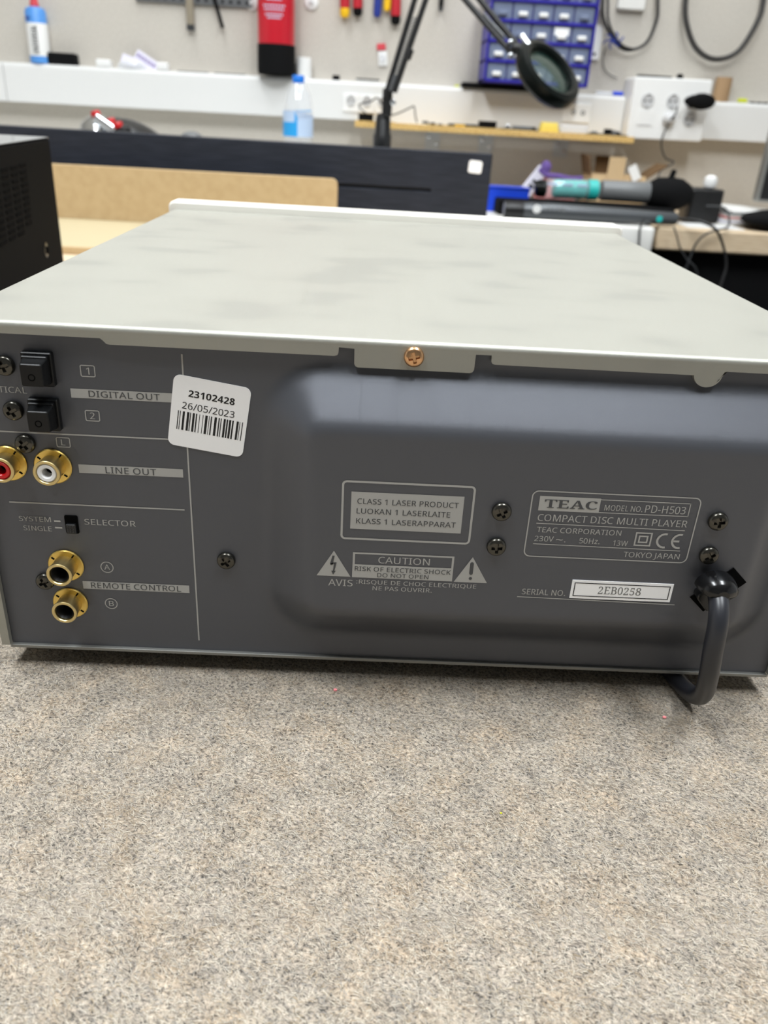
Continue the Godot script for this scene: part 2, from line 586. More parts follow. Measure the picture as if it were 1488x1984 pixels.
func build_benches() -> void:
	var t := thing("work_table", "sturdy table under the beige felt mat with dark legs", "table")
	var s := st_new()
	box(s, Vector3(-0.49, -0.0315, -0.4), Vector3(1.82, 0.036, 1.8), 0.003)
	obj("tabletop", s, M.oak, t)
	for x in [-1.35, 0.37]:
		for z in [-1.25, 0.44]:
			var l := st_new()
			box(l, Vector3(x, -0.405, z), Vector3(0.06, 0.711, 0.06), 0.004)
			obj("leg", l, M.dark_wood, t)
	# the bench along the wall: pale left run and wooden right run
	t = thing("wall_bench", "pale laminate workbench with a rounded end along the back wall", "bench")
	s = st_new()
	rprism(s, 2.9, 0.62, 0.012, -0.09, -0.0095, 0.006, Transform3D(Basis(Vector3.RIGHT, -PI / 2), Vector3(-0.855, 0, -1.885)))
	obj("worktop", s, M.laminate, t)
	for x in [-2.2, -0.4, 0.5]:
		var l := st_new()
		box(l, Vector3(x, -0.425, -1.9), Vector3(0.05, 0.67, 0.55), 0.004)
		obj("leg", l, M.dark_wood, t)
	t = thing("wooden_bench", "brown wooden bench top at the right under the black cables", "bench")
	s = st_new()
	box(s, Vector3(1.4, -0.034, -1.9), Vector3(1.58, 0.048, 0.59), 0.004)
	obj("worktop", s, M.oak, t)
	s = st_new()
	box(s, Vector3(1.4, -0.41, -1.66), Vector3(1.5, 0.702, 0.02), 0.002)
	obj("front_panel", s, M.black_matt, t)
	for x in [0.7, 2.1]:
		var l := st_new()
		box(l, Vector3(x, -0.409, -2.0), Vector3(0.05, 0.702, 0.3), 0.004)
		obj("leg", l, M.dark_wood, t)

# ------------------------------------------------------------------ the player
func bulge_depth(x: float, y: float) -> float:
	var cx := 0.042
	var cy := 0.0596
	var hx := 0.0885
	var hy := 0.0488
	var r := 0.0200
	var dx := absf(x - cx) - (hx - r)
	var dy := absf(y - cy) - (hy - r)
	var d := r - (Vector2(maxf(dx, 0), maxf(dy, 0)).length() + minf(maxf(dx, dy), 0.0))
	var slope := 0.0155
	var w := 0.0054
	var f := func(u: float) -> float:
		if u <= 0.0: return 0.0
		if u < slope: return u * u / (2.0 * slope)
		return u - slope / 2.0
	return 0.012 * (f.call(d + w / 2) - f.call(d - w / 2)) / w

func screw(parent: Node, p: Vector3, r: float, m: Material, label := "") -> void:   # a pan-head screw with a sunk cross
	var n := 64
	var a := rng.randf() * 0.7
	var cross := func(reach: float, half: float, z: float) -> PackedVector3Array:
		var ring := PackedVector3Array()
		for i in n:
			var t := TAU * i / n
			var f := fposmod(t - a, PI / 2)
			if f > PI / 4: f = PI / 2 - f
			var rho := reach / cos(f) if tan(f) <= half / reach else half / sin(f)
			ring.append(p + Vector3(cos(t) * rho, sin(t) * rho, z))
		return ring
	var s := st_new()
	var rings := []
	for e in [[0.96, 0.0], [1.0, 0.0005], [0.99, 0.0010], [0.93, 0.0015], [0.82, 0.0018], [0.66, 0.0020]]: rings.append(circle(n, r * e[0], e[1], Transform3D(Basis(), p)))
	rings.append(cross.call(r * 0.56, r * 0.17, 0.0021))
	rings.append(cross.call(r * 0.50, r * 0.13, 0.0011))
	loft(s, rings, true, true, false, 40.0)
	var o := obj("screw", s, m, parent)
	if label: o.set_meta("label", label)

func phono_socket(parent: Node, p: Vector3, l: float, ring: Material, inside: Material, label: String) -> void:
	var s := st_new()
	lathe(s, [Vector2(0.0058, 0), Vector2(0.0061, 0.0002), Vector2(0.0061, 0.0006), Vector2(0.0058, 0.0009), Vector2(0.0042, 0.00095)], 36, Transform3D(Basis(), p))
	var o := obj("phono_socket", s, M.gold, parent)
	o.set_meta("label", label)
	for k in 4:
		var c := st_new()
		box(c, Vector3(0.0049, 0, 0.00095), Vector3(0.0012, 0.0005, 0.0003), 0.0, Transform3D(Basis(Vector3.BACK, PI / 4 + k * PI / 2 + 0.15), p))
		obj("notch", c, M.recess, o)
	var b := st_new()
	lathe(b, [Vector2(0.00405, 0.0005), Vector2(0.00405, l - 0.0012), Vector2(0.0043, l - 0.0010), Vector2(0.0043, l - 0.0002), Vector2(0.0041, l), Vector2(0.0034, l), Vector2(0.0032, l - 0.0003), Vector2(0.0031, 0.001)], 36, Transform3D(Basis(), p), false)
	obj("sleeve", b, ring, o)
	var i := st_new()
	if inside == M.black:
		lathe(i, [Vector2(0.0031, l - 0.0009), Vector2(0.0029, l - 0.0008), Vector2(0.0018, l - 0.0030), Vector2(0.0013, l - 0.0046)], 28, Transform3D(Basis(), p), false)
	else:
		lathe(i, [Vector2(0.0032, l - 0.0006), Vector2(0.0028, l - 0.0001), Vector2(0.0019, l - 0.0002), Vector2(0.0016, l - 0.0006), Vector2(0.0015, l - 0.0040)], 28, Transform3D(Basis(), p), false)
	obj("insulator", i, inside, o)
	var h := st_new()
	lathe(h, [Vector2(0.0018, 0.001), Vector2(0.0018, l - 0.0040)], 16, Transform3D(Basis(), p))
	obj("centre_hole", h, M.recess, o)

func optical_port(parent: Node, x: float, y: float, hgt: float) -> void:
	var s := st_new()
	box(s, Vector3(x, y, 0.0012), Vector3(0.0092, hgt, 0.0024), 0.0003)
	box(s, Vector3(x, y + 0.0002, 0.0032), Vector3(0.0078, hgt - 0.0018, 0.0018), 0.0003)
	var o := obj("optical_port", s, M.port_black, parent)
	var c := st_new()
	var cap := []
	for e in [[0.0074, hgt - 0.0024, 0.0038], [0.0070, hgt - 0.0034, 0.0062], [0.0066, hgt - 0.0037, 0.0078], [0.0061, hgt - 0.0042, 0.0081]]: cap.append(ring3(rrect(e[0], e[1], 0.0005, 0.0, 3), e[2], Transform3D(Basis(), Vector3(x + 0.0004 * (e[2] / 0.008), y - 0.0001, 0))))
	loft(c, cap, true, true, true)
	obj("dust_cap", c, M.port_black, o)
	var h := st_new()
	lathe(h, [Vector2(0.0011, 0.0078), Vector2(0.0011, 0.00815), Vector2(0.0008, 0.0082), Vector2(0.0007, 0.0079)], 18, Transform3D(Basis(), Vector3(x + 0.0004, y - 0.0007, 0)))
	obj("cap_hole", h, M.recess, o)

func build_player() -> void:
	var t := thing("disc_player", "grey metal disc player seen from behind, standing on the beige felt", "disc player")
	# lid: rounded top sheet, folded rear lip with its tabs and notches, side walls
	var s := st_new()
	var rings := []
	var top := Transform3D(Basis(Vector3.RIGHT, -PI / 2), Vector3(0, 0, -0.1489))
	rings.append(ring3(rrect(0.283, 0.3024, 0.0016), 0.1160, top))
	for k in 6:
		var a := PI / 2 * k / 5.0
		rings.append(ring3(rrect(0.283, 0.3024, 0.0016, 0.0016 * (1.0 - cos(a))), 0.1164 + 0.0016 * sin(a), top))
	loft(s, rings, false, true, false, 50.0)
	var lip := PackedVector2Array()
	for p in [[-141.5, 116.1], [-141.5, 0.4], [-138.6, 0.4], [-138.6, 114.2], [-94.8, 114.2], [-93.9, 113.5], [-93.1, 112.6], [-92.2, 112.4], [-24.8, 112.5], [-23.9, 112.8], [-23.6, 113.4], [-23.5, 115.2], [-18.8, 115.0], [-18.7, 110.3], [-18.3, 109.6], [-17.6, 109.3], [16.6, 109.3], [17.4, 109.6], [17.8, 110.4], [17.9, 115.1], [22.7, 115.1], [22.8, 113.2], [23.1, 112.6], [23.9, 112.3], [85.2, 112.2]]:
		lip.append(Vector2(p[0], p[1]) * 0.001)
	for k in range(1, 12):
		var a := PI + PI * k / 12.0
		lip.append(Vector2(0.0896 + 0.0044 * cos(a), 0.1126 + 0.0040 * sin(a)))
	for p in [[94.0, 112.8], [94.4, 113.6], [95.2, 113.8], [138.6, 113.8], [138.6, 0.4], [141.5, 0.4], [141.5, 116.1]]:
		lip.append(Vector2(p[0], p[1]) * 0.001)
	extrude(s, lip, 0.0002, 0.00229)
	for sx in [-1, 1]: box(s, Vector3(sx * 0.1409, 0.0578, -0.149), Vector3(0.0012, 0.1148, 0.302))
	obj("lid", s, M.cover, t)
	# rear panel with its pressed bulge
	s = st_new()
	s.set_smooth_group(1)
	var nx := 240
	var ny := 120
	var grid := []
	for j in ny + 1:
		var row := PackedVector3Array()
		for i in nx + 1:
			var x := lerpf(-0.1386, 0.1386, float(i) / nx)
			var y := lerpf(0.0, 0.1162, float(j) / ny)
			row.append(Vector3(x, y, bulge_depth(x, y)))
		grid.append(row)
	for j in ny:
		for i in nx:
			quad(s, grid[j][i], grid[j][i + 1], grid[j + 1][i + 1], grid[j + 1][i])
	s.set_smooth_group(-1)
	box(s, Vector3(0, 0.0581, -0.0016), Vector3(0.2798, 0.1158, 0.003))
	var panel := obj("rear_panel", s, M.panel, t)
	s = st_new()
	box(s, Vector3(0, -0.0007, -0.149), Vector3(0.278, 0.0014, 0.3006), 0.0002)
	box(s, Vector3(0, 0.02, -0.15), Vector3(0.2798, 0.0404, 0.29))
	obj("bottom_plate", s, M.steel_edge, t)
	for x in [-0.105, 0.105]:
		for z in [-0.045, -0.25]:
			s = st_new()
			lathe(s, [Vector2(0.013, FELT + 0.0002), Vector2(0.014, FELT + 0.001), Vector2(0.0145, -0.0014)], 24, up_at(Vector3(x, 0, z)))
			obj("foot", s, M.black_matt, t)
	s = st_new()
	rprism(s, 0.291, 0.1285, 0.004, -0.3165, -0.3005, 0.0012, Transform3D(Basis(), Vector3(0, 0.0583, 0)))
	obj("front_bezel", s, M.bezel, t)
	# screws
	for p in [[-125.2, 103.8], [-124.7, 89.4], [-122.6, 78.4], [-123.2, 27.0], [-60.1, 38.5]]:
		screw(t, Vector3(p[0] * 0.001, p[1] * 0.001, 0.0), 0.0032, M.dark_zinc)
	for p in [[29.9, 67.9], [29.7, 55.2], [99.4, 68.0], [99.4, 55.5]]:
		screw(t, Vector3(p[0] * 0.001, p[1] * 0.001, 0.012), 0.0032, M.dark_zinc)
	screw(t, Vector3(-0.0008, 0.1136, 0.0023), 0.0031, M.yellow_zinc, "golden lid screw")
	# sockets
	phono_socket(t, Vector3(-0.1149, 0.0708, 0), 0.0064, M.gold_dull, M.white, "gold phono socket with white insulator")
	phono_socket(t, Vector3(-0.1293, 0.0711, 0), 0.0064, M.gold_dull, M.red, "gold phono socket with red insulator")
	phono_socket(t, Vector3(-0.1153, 0.0336, 0), 0.0072, M.gold_dull, M.black, "upper gold phono socket with black insulator")
	phono_socket(t, Vector3(-0.1156, 0.0183, 0), 0.0068, M.gold_dull, M.black, "lower gold phono socket with black insulator")
	optical_port(t, -0.1147, 0.1035, 0.0106)
	optical_port(t, -0.1147, 0.0889, 0.0104)
	s = st_new()
	rprism(s, 0.0044, 0.0067, 0.0005, -0.0002, 0.0004, 0.0001, Transform3D(Basis(), Vector3(-0.1115, 0.0496, 0)), 3)
	var sw := obj("selector_switch", s, M.recess, t)
	s = st_new()
	box(s, Vector3(-0.1115, 0.0484, 0.0008), Vector3(0.0032, 0.0036, 0.0014), 0.0002)
	for i in 3:
		for j in 3: box(s, Vector3(-0.1124 + i * 0.0009, 0.0474 + j * 0.001, 0.0016), Vector3(0.0004, 0.0005, 0.0003), 0.0001)
	obj("slider", s, M.black_soft, sw)
	# cord grip and cord
	s = st_new()
	extrude(s, PackedVector2Array([Vector2(0.0971, 0.0389), Vector2(0.1028, 0.0335), Vector2(0.1146, 0.0457), Vector2(0.1090, 0.0510)]), 0.0112, 0.0123)
	var grip := obj("cord_opening", s, M.recess, t)
	s = st_new()
	var gx := Transform3D(Basis(Vector3.BACK, 0.72), Vector3(0.1045, 0.0424, 0.0))
	rprism(s, 0.0125, 0.0085, 0.002, 0.0118, 0.0160, 0.0004, gx)
	rings = []
	for k in 9:
		var u := k / 8.0
		var prof := sqrt(maxf(0.0, 1.0 - pow(u, 2.6)))
		var ring := PackedVector3Array()
		for i in 28:
			var a := TAU * i / 28
			var q := Vector2(cos(a) * 0.0066, sin(a) * 0.0052)
			if q.y < 0.0: q.y *= 0.45
			ring.append(Vector3(0.1025, 0.0462, 0.0) + Vector3(q.x * (0.35 + 0.65 * prof) if k < 8 else q.x * 0.3, q.y * (0.35 + 0.65 * prof), 0.0150 + u * 0.0080))
		rings.append(ring)
	loft(s, rings, true, true, false, 60.0)
	obj("strain_relief", s, M.grip_black, grip)
	s = st_new()
	tube(s, [Vector3(0.1030, 0.0450, 0.017), Vector3(0.1020, 0.0430, 0.0225), Vector3(0.1015, 0.0380, 0.0262), Vector3(0.1016, 0.0290, 0.0275), Vector3(0.1035, 0.0170, 0.0260), Vector3(0.1066, 0.0060, 0.0205), Vector3(0.1080, -0.0010, 0.0140), Vector3(0.1077, -0.0046, 0.0060), Vector3(0.1060, -0.0060, -0.006), Vector3(0.1000, -0.0062, -0.03), Vector3(0.085, -0.0062, -0.06)], 0.0032, 16, 6)
	obj("power_cord", s, M.cord, t)
	build_print(panel)
	build_sticker(t)

func build_print(p: Node3D) -> void:
	var zf := 0.00012
	var zb := 0.01212
	var dz := 0.00008
	var a := st_new()      # ruled lines on the flat left part
	for e in [[-0.1303, 0.0820, -0.0712, 0.0820, 0.0005], [-0.1312, 0.0570, -0.0734, 0.0570, 0.0005], [-0.0712, 0.1100, -0.0712, 0.0042, 0.0005], [-0.1173, 0.0506, -0.1152, 0.0506, 0.0006], [-0.1173, 0.0481, -0.1149, 0.0481, 0.0006]]:
		a = st_new()
		flat_line(a, Vector2(e[0], e[1]), Vector2(e[2], e[3]), e[4], zf)
		obj("printed_line", a, M.print, p)
	a = st_new()
	flat_rect(a, -0.1063, 0.0944, -0.0749, 0.0974, zf)
	obj("printed_bar", a, M.print, p)
	a = st_new()
	flat_rect(a, -0.1068, 0.0688, -0.0731, 0.0718, zf)
	obj("printed_bar", a, M.print, p)
	a = st_new()
	flat_rect(a, -0.1105, 0.0243, -0.0735, 0.0274, zf)
	obj("printed_bar", a, M.print, p)
	a = st_new()
	for e in [[-0.1003, 0.1032, 0.0046, 0.0038], [-0.1004, 0.0887, 0.0046, 0.0037], [-0.1107, 0.0792, 0.0045, 0.0035]]:
		a = st_new()
		frame2(a, rrect(e[2], e[3], 0.0006), rrect(e[2], e[3], 0.0006, 0.00032), zf, Vector2(e[0], e[1]))
		obj("printed_frame", a, M.print, p)
	for y in [0.0334, 0.0185]:
		a = st_new()
		frame2(a, rrect(0.0045, 0.0045, 0.00225), rrect(0.0045, 0.0045, 0.00225, 0.00032), zf, Vector2(-0.1014, y))
		obj("printed_ring", a, M.print, p)
	for e in [["OPTICAL", -132.9, -119.8, 95.0, 1.95, 0], ["1", -100.8, -99.8, 102.1, 2.2, 0], ["2", -101.2, -99.7, 87.6, 2.2, 0], ["L", -111.4, -110.1, 78.2, 2.0, 0], ["DIGITAL OUT", -100.8, -78.8, 94.95, 2.0, 1], ["LINE OUT", -98.2, -81.8, 69.15, 2.2, 1], ["SYSTEM", -128.9, -118.3, 50.1, 1.8, 0], ["SINGLE", -127.9, -118.5, 46.6, 1.8, 0], ["SELECTOR", -107.2, -90.1, 49.8, 2.1, 0], ["A", -102.4, -100.4, 32.4, 2.1, 0], ["B", -102.2, -100.5, 17.5, 2.1, 0], ["REMOTE CONTROL", -107.7, -76.4, 24.8, 2.2, 1]]:
		letter(p, e[0], e[1] * 0.001, e[2] * 0.001, e[3] * 0.001, e[4] * 0.001, zf + e[5] * dz, M.knock if e[5] else M.print, font_sans)
	# laser class box
	a = st_new()
	frame2(a, rrect(0.0420, 0.0209, 0.0016), rrect(0.0420, 0.0209, 0.0016, 0.0007), zb, Vector2(0.0001, 0.0656))
	flat_rect(a, -0.01785, 0.0591, 0.01775, 0.07225, zb)
	obj("laser_notice", a, M.print, p)
	for e in [["CLASS 1 LASER PRODUCT", -15.9, 16.2, 68.15, 1.85], ["LUOKAN 1 LASERLAITE", -16.0, 13.8, 64.7, 1.85], ["KLASS 1 LASERAPPARAT", -16.0, 15.9, 61.15, 1.85]]:
		letter(p, e[0], e[1] * 0.001, e[2] * 0.001, e[3] * 0.001, e[4] * 0.001, zb + dz, M.knock, font_sans)
	# caution box with its two warning triangles
	a = st_new()
	var top := 0.0505
	var low := 0.0410
	flat_rect(a, -0.0166, low, 0.0166, 0.0460, zb)
	flat_rect(a, -0.0166, 0.0499, 0.0166, top, zb)
	flat_rect(a, -0.0166, 0.0460, -0.0159, 0.0499, zb)
	flat_rect(a, 0.0159, 0.0460, 0.0166, 0.0499, zb)
	tri(a, Vector3(-0.0283, 0.0411, zb), Vector3(-0.0171, 0.0411, zb), Vector3(-0.0228, 0.0507, zb))
	tri(a, Vector3(0.0172, 0.0409, zb), Vector3(0.0283, 0.0409, zb), Vector3(0.0226, 0.0506, zb))
	obj("caution_notice", a, M.print, p)
	a = st_new()
	var b := zb + dz
	quad(a, Vector3(-0.02325, 0.0489, b), Vector3(-0.0240, 0.0457, b), Vector3(-0.0231, 0.0455, b), Vector3(-0.0225, 0.0489, b))
	quad(a, Vector3(-0.0240, 0.0457, b), Vector3(-0.0236, 0.0453, b), Vector3(-0.0218, 0.0464, b), Vector3(-0.0231, 0.0455 + 0.0008, b))
	quad(a, Vector3(-0.0218, 0.0464, b), Vector3(-0.02265, 0.0461, b), Vector3(-0.0230, 0.0430, b), Vector3(-0.0225, 0.0430, b))
	tri(a, Vector3(-0.0229, 0.0417, b), Vector3(-0.0220, 0.0432, b), Vector3(-0.0235, 0.0432, b))
	obj("lightning_sign", a, M.knock, p)
	a = st_new()
	rprism(a, 0.0012, 0.0048, 0.0006, b - 0.00005, b, 0.0, Transform3D(Basis(), Vector3(0.0226, 0.0463, 0)), 4)
	lathe(a, [Vector2(0.00055, b - 0.00005), Vector2(0.00055, b)], 14, Transform3D(Basis(), Vector3(0.0226, 0.0425, 0)))
	obj("exclamation_sign", a, M.knock, p)
	for e in [["CAUTION", -8.2, 8.7, 46.75, 2.45, 0], ["RISK OF ELECTRIC SHOCK", -15.8, 15.9, 43.6, 1.65, 1], ["DO NOT OPEN", -8.3, 8.7, 41.5, 1.5, 1], ["AVIS", -24.4, -16.3, 37.4, 2.5, 0], [":RISQUE DE CHOC ELECTRIQUE", -15.1, 24.9, 38.6, 1.55, 0], ["NE PAS OUVRIR.", -9.6, 10.2, 36.3, 1.55, 0]]:
		letter(p, e[0], e[1] * 0.001, e[2] * 0.001, e[3] * 0.001, e[4] * 0.001, zb + e[5] * dz, M.knock if e[5] else M.print, font_sans)
	# type plate
	a = st_new()
	frame2(a, rrect(0.0540, 0.0239, 0.0022), rrect(0.0540, 0.0239, 0.0022, 0.0004), zb, Vector2(0.0659, 0.0637))
	flat_rect(a, 0.0415, 0.0687, 0.0609, 0.0738, zb)
	for e in [[0.0609, 0.0734, 0.0897, 0.0734], [0.0609, 0.0689, 0.0897, 0.0689], [0.0896, 0.0736, 0.0896, 0.0687], [0.0416, 0.0641, 0.0898, 0.0638], [0.0416, 0.0566, 0.0899, 0.0563], [0.0390, 0.0362, 0.0926, 0.0356]]:
		flat_line(a, Vector2(e[0], e[1]), Vector2(e[2], e[3]), 0.0003, zb)
	frame2(a, rrect(0.0055, 0.0050, 0.0001), rrect(0.0055, 0.0050, 0.0001, 0.0005), zb, Vector2(0.0770, 0.0600))
	frame2(a, rrect(0.0031, 0.0027, 0.0001), rrect(0.0031, 0.0027, 0.0001, 0.0005), zb, Vector2(0.0770, 0.0600))
	for cx in [0.0841, 0.0890]:
		for k in 14:
			var u := deg_to_rad(78 + 204.0 * k / 14.0)
			var v := deg_to_rad(78 + 204.0 * (k + 1) / 14.0)
			var r0 := 0.0021
			var r1 := 0.0028
			quad(a, Vector3(cx + r0 * cos(u), 0.0598 + r0 * sin(u), zb), Vector3(cx + r1 * cos(u), 0.0598 + r1 * sin(u), zb), Vector3(cx + r1 * cos(v), 0.0598 + r1 * sin(v), zb), Vector3(cx + r0 * cos(v), 0.0598 + r0 * sin(v), zb))
	flat_rect(a, 0.0868, 0.05945, 0.0889, 0.06015, zb)
	obj("type_plate", a, M.print, p)
	letter(p, "TEAC", 0.0432, 0.0600, 0.0698, 0.0029, zb + dz, M.knock, font_serif_bold)
	for e in [["MODEL NO.", 62.5, 74.7, 69.75, 1.95], ["PD-H503", 75.5, 88.5, 69.65, 2.6], ["COMPACT DISC MULTI PLAYER", 41.8, 90.1, 65.0, 2.4], ["TEAC CORPORATION", 42.1, 69.5, 60.95, 1.85], ["230V", 41.8, 48.0, 57.65, 1.9], ["~", 48.8, 51.0, 57.2, 2.6], [".", 51.6, 51.9, 57.65, 1.9], ["50Hz.", 56.4, 63.1, 57.5, 1.95], ["13W", 67.5, 72.3, 57.25, 1.9], ["TOKYO JAPAN", 71.7, 90.2, 53.2, 1.95], ["SERIAL NO.", 40.4, 55.0, 37.25, 2.15]]:
		letter(p, e[0], e[1] * 0.001, e[2] * 0.001, e[3] * 0.001, e[4] * 0.001, zb, M.print, font_sans)
	a = st_new()
	box(a, Vector3(0.07365, 0.0401, 0.01206), Vector3(0.0341, 0.0071, 0.0002))
	var lab := obj("serial_label", a, M.sticker, p)
	lab.set_meta("label", "white serial number label")
	a = st_new()
	var o := rrect(0.0341, 0.0071, 0.0001, 0.0009)
	frame2(a, o, rrect(0.0341, 0.0071, 0.0001, 0.0012), 0.01222, Vector2(0.07365, 0.0401))
	obj("printed_frame", a, M.ink, p)
	letter(p, "2EB0258", 0.0658, 0.0802, 0.0387, 0.0029, 0.01222, mat(c8(110, 110, 108), 0.6), font_serif)

func build_sticker(t: Node3D) -> void:
	var turn := -0.150
	var xf := Transform3D(Basis(Vector3.BACK, turn), Vector3(-0.0638, 0.0904, 0))
	var a := st_new()
	rprism(a, 0.0240, 0.0236, 0.0022, 0.0001, 0.0003, 0.0, Transform3D(), 8)
	var s := obj("asset_sticker", a, M.sticker, t)
	s.set_meta("label", "white barcode sticker")
	s.transform = xf
	letter(s, "23102428", -0.0070, 0.0074, 0.0053, 0.0022, 0.00034, M.ink, font_bold)
	letter(s, "26/05/2023", -0.0086, 0.0078, 0.0011, 0.0022, 0.00034, M.ink, font_sans)
	a = st_new()
	for b in [[150, 6], [164, 5], [183, 14], [212, 15], [232, 6], [250, 14], [272, 8], [295, 4], [318, 4], [335, 16], [360, 4], [373, 8], [398, 16], [425, 8], [440, 6], [460, 14], [480, 10], [497, 14], [518, 10], [548, 14], [568, 4], [585, 6]]:
		var x0: float = -0.0097 + (b[0] - 150) / 441.0 * 0.0205
		flat_rect(a, x0, -0.0061, x0 + b[1] / 441.0 * 0.0205, 0.0002, 0.00034)
	obj("barcode", a, M.ink, s)

func build_felt() -> void:
	var a := st_new()
	box(a, Vector3(-0.19, FELT - 0.002, -0.17), Vector3(1.2, 0.004, 1.22), 0.001)
	felt = obj("felt_mat", a, M.felt)
	tag(felt, "speckled beige needle felt mat spread under the disc player", "mat")

func build_fibres() -> void:    # loose fibres pressed into the felt, and three coloured specks of lint
	var st := st_new()
	st.set_smooth_group(1)
	var l := 0.0012
	for k in 4:
		var u0 := k / 4.0 * 2.0 - 1.0
		var u1 := (k + 1) / 4.0 * 2.0 - 1.0
		var f := func(u: float, side: float) -> Vector3: return Vector3(u * l, 0.00010 * (1.0 - u * u), 0.00028 * u * u + side * 0.000045 * (1.15 - u * u))
		quad(st, f.call(u0, 1.0), f.call(u1, 1.0), f.call(u1, -1.0), f.call(u0, -1.0))
	var mm := MultiMesh.new()
	mm.transform_format = MultiMesh.TRANSFORM_3D
	mm.use_colors = true
	mm.mesh = mesh_of(st)
	var count := 260000
	mm.instance_count = count
	var tones := [Color(0.45, 0.39, 0.305), Color(0.62, 0.56, 0.46), Color(0.35, 0.325, 0.29), Color(0.39, 0.30, 0.19), Color(0.065, 0.052, 0.045), Color(0.19, 0.16, 0.13)]
	var buf := PackedFloat32Array()
	buf.resize(count * 16)
	for i in count:
		var x := rng.randf_range(-0.24, 0.24)
		var z := rng.randf_range(-0.03, 0.20)
		var a := rng.randf() * TAU
		if rng.randf() < 0.5: a = rng.randfn(-0.5, 0.5)
		var s := rng.randf_range(0.6, 1.5)
		var t := rng.randfn(0.0, 0.16)
		var p := rng.randf()
		var c: Color = tones[0 if p < 0.30 else 1 if p < 0.56 else 2 if p < 0.72 else 3 if p < 0.81 else 4 if p < 0.905 else 5]
		var b := Basis(Vector3.UP, a) * Basis(Vector3.BACK, t)
		var k := i * 16
		buf[k] = b.x.x * s; buf[k + 1] = b.y.x; buf[k + 2] = b.z.x; buf[k + 3] = x
		buf[k + 4] = b.x.y * s; buf[k + 5] = b.y.y; buf[k + 6] = b.z.y; buf[k + 7] = FELT + rng.randf_range(0.00002, 0.00020)
		buf[k + 8] = b.x.z * s; buf[k + 9] = b.y.z; buf[k + 10] = b.z.z; buf[k + 11] = z
		buf[k + 12] = c.r; buf[k + 13] = c.g; buf[k + 14] = c.b; buf[k + 15] = 1.0
	mm.buffer = buf
	var o := MultiMeshInstance3D.new()
	o.name = "fibres"
	o.multimesh = mm
	var m := mat(Color.WHITE, 0.85)
	m.vertex_color_use_as_albedo = true
	o.material_override = m
	o.set_meta("kind", "stuff")
	felt.add_child(o, true)
	for e in [[-0.0210, 0.0085, M.lint_pink, "pink speck of lint on the felt under the middle of the player"], [0.0972, 0.0165, M.lint_pink, "pink speck of lint on the felt left of the power cord"], [0.0320, 0.0632, M.lime, "tiny yellow speck of lint on the open felt"]]:
		st = st_new()
		loft_blob(st, [[-0.0006, 0.0002, 0.0003], [-0.0002, 0.0004, 0.0006], [0.0003, 0.0004, 0.0005], [0.0007, 0.0002, 0.0003]] if e[2] != M.lime else [[-0.0003, 0.0001, 0.0002], [0.0, 0.0002, 0.0003], [0.0003, 0.0001, 0.0002]], Vector3(e[0], FELT + 0.0004, e[1]))
		tag(obj("lint_speck", st, e[2]), e[3], "lint")

func build_amplifier() -> void:
	var t := thing("amplifier", "black amplifier case with rows of side vents at the left edge", "amplifier")
	t.transform = Transform3D(Basis(Vector3(0.9904, 0, -0.1382), Vector3.UP, Vector3(0.1382, 0, 0.9904)), Vector3(-0.346, FELT, -0.651))
	var s := st_new()
	box(s, Vector3(-0.215, 0.08, 0.18), Vector3(0.43, 0.137, 0.36), 0.002)
	obj("case", s, M.amp_black, t)
	s = st_new()
	box(s, Vector3(-0.215, 0.1489, 0.18), Vector3(0.4296, 0.0012, 0.3596), 0.0004)
	obj("top_cover", s, M.amp_top, t)
	for x in [-0.03, -0.40]:
		for z in [0.04, 0.32]:
			s = st_new()
			lathe(s, [Vector2(0.016, 0.0), Vector2(0.018, 0.001), Vector2(0.018, 0.0125)], 20, up_at(Vector3(x, 0, z)))
			obj("foot", s, M.black_matt, t)
	for c in 5:
		for r in 11:
			if c < 1 and r > 9: continue
			s = st_new()
			box(s, Vector3(0.0001, 0.1305 - r * 0.0053, 0.1155 + c * 0.029 + r * 0.0005), Vector3(0.0008, 0.0021, 0.0215), 0.0003)
			var o := obj("vent_slot", s, M.recess, t)
			s = st_new()
			box(s, Vector3(0.0003, 0.1290 - r * 0.0053, 0.1155 + c * 0.029 + r * 0.0005), Vector3(0.0011, 0.0004, 0.0215), 0.0001)
			obj("louvre", s, M.amp_black, o)
	s = st_new()
	lathe(s, [Vector2(0.007, -0.0005), Vector2(0.007, 0.0006), Vector2(0.0055, 0.0010)], 24, Transform3D(Basis(Vector3.UP, PI / 2), Vector3(0, 0.051, 0.072)))
	var w := obj("case_screw", s, M.dark_zinc, t)
	s = st_new()
	lathe(s, [Vector2(0.0040, 0.0008), Vector2(0.0034, 0.0022), Vector2(0.0015, 0.0028)], 20, Transform3D(Basis(Vector3.UP, PI / 2), Vector3(0, 0.051, 0.072)))
	obj("screw_head", s, M.recess, w)

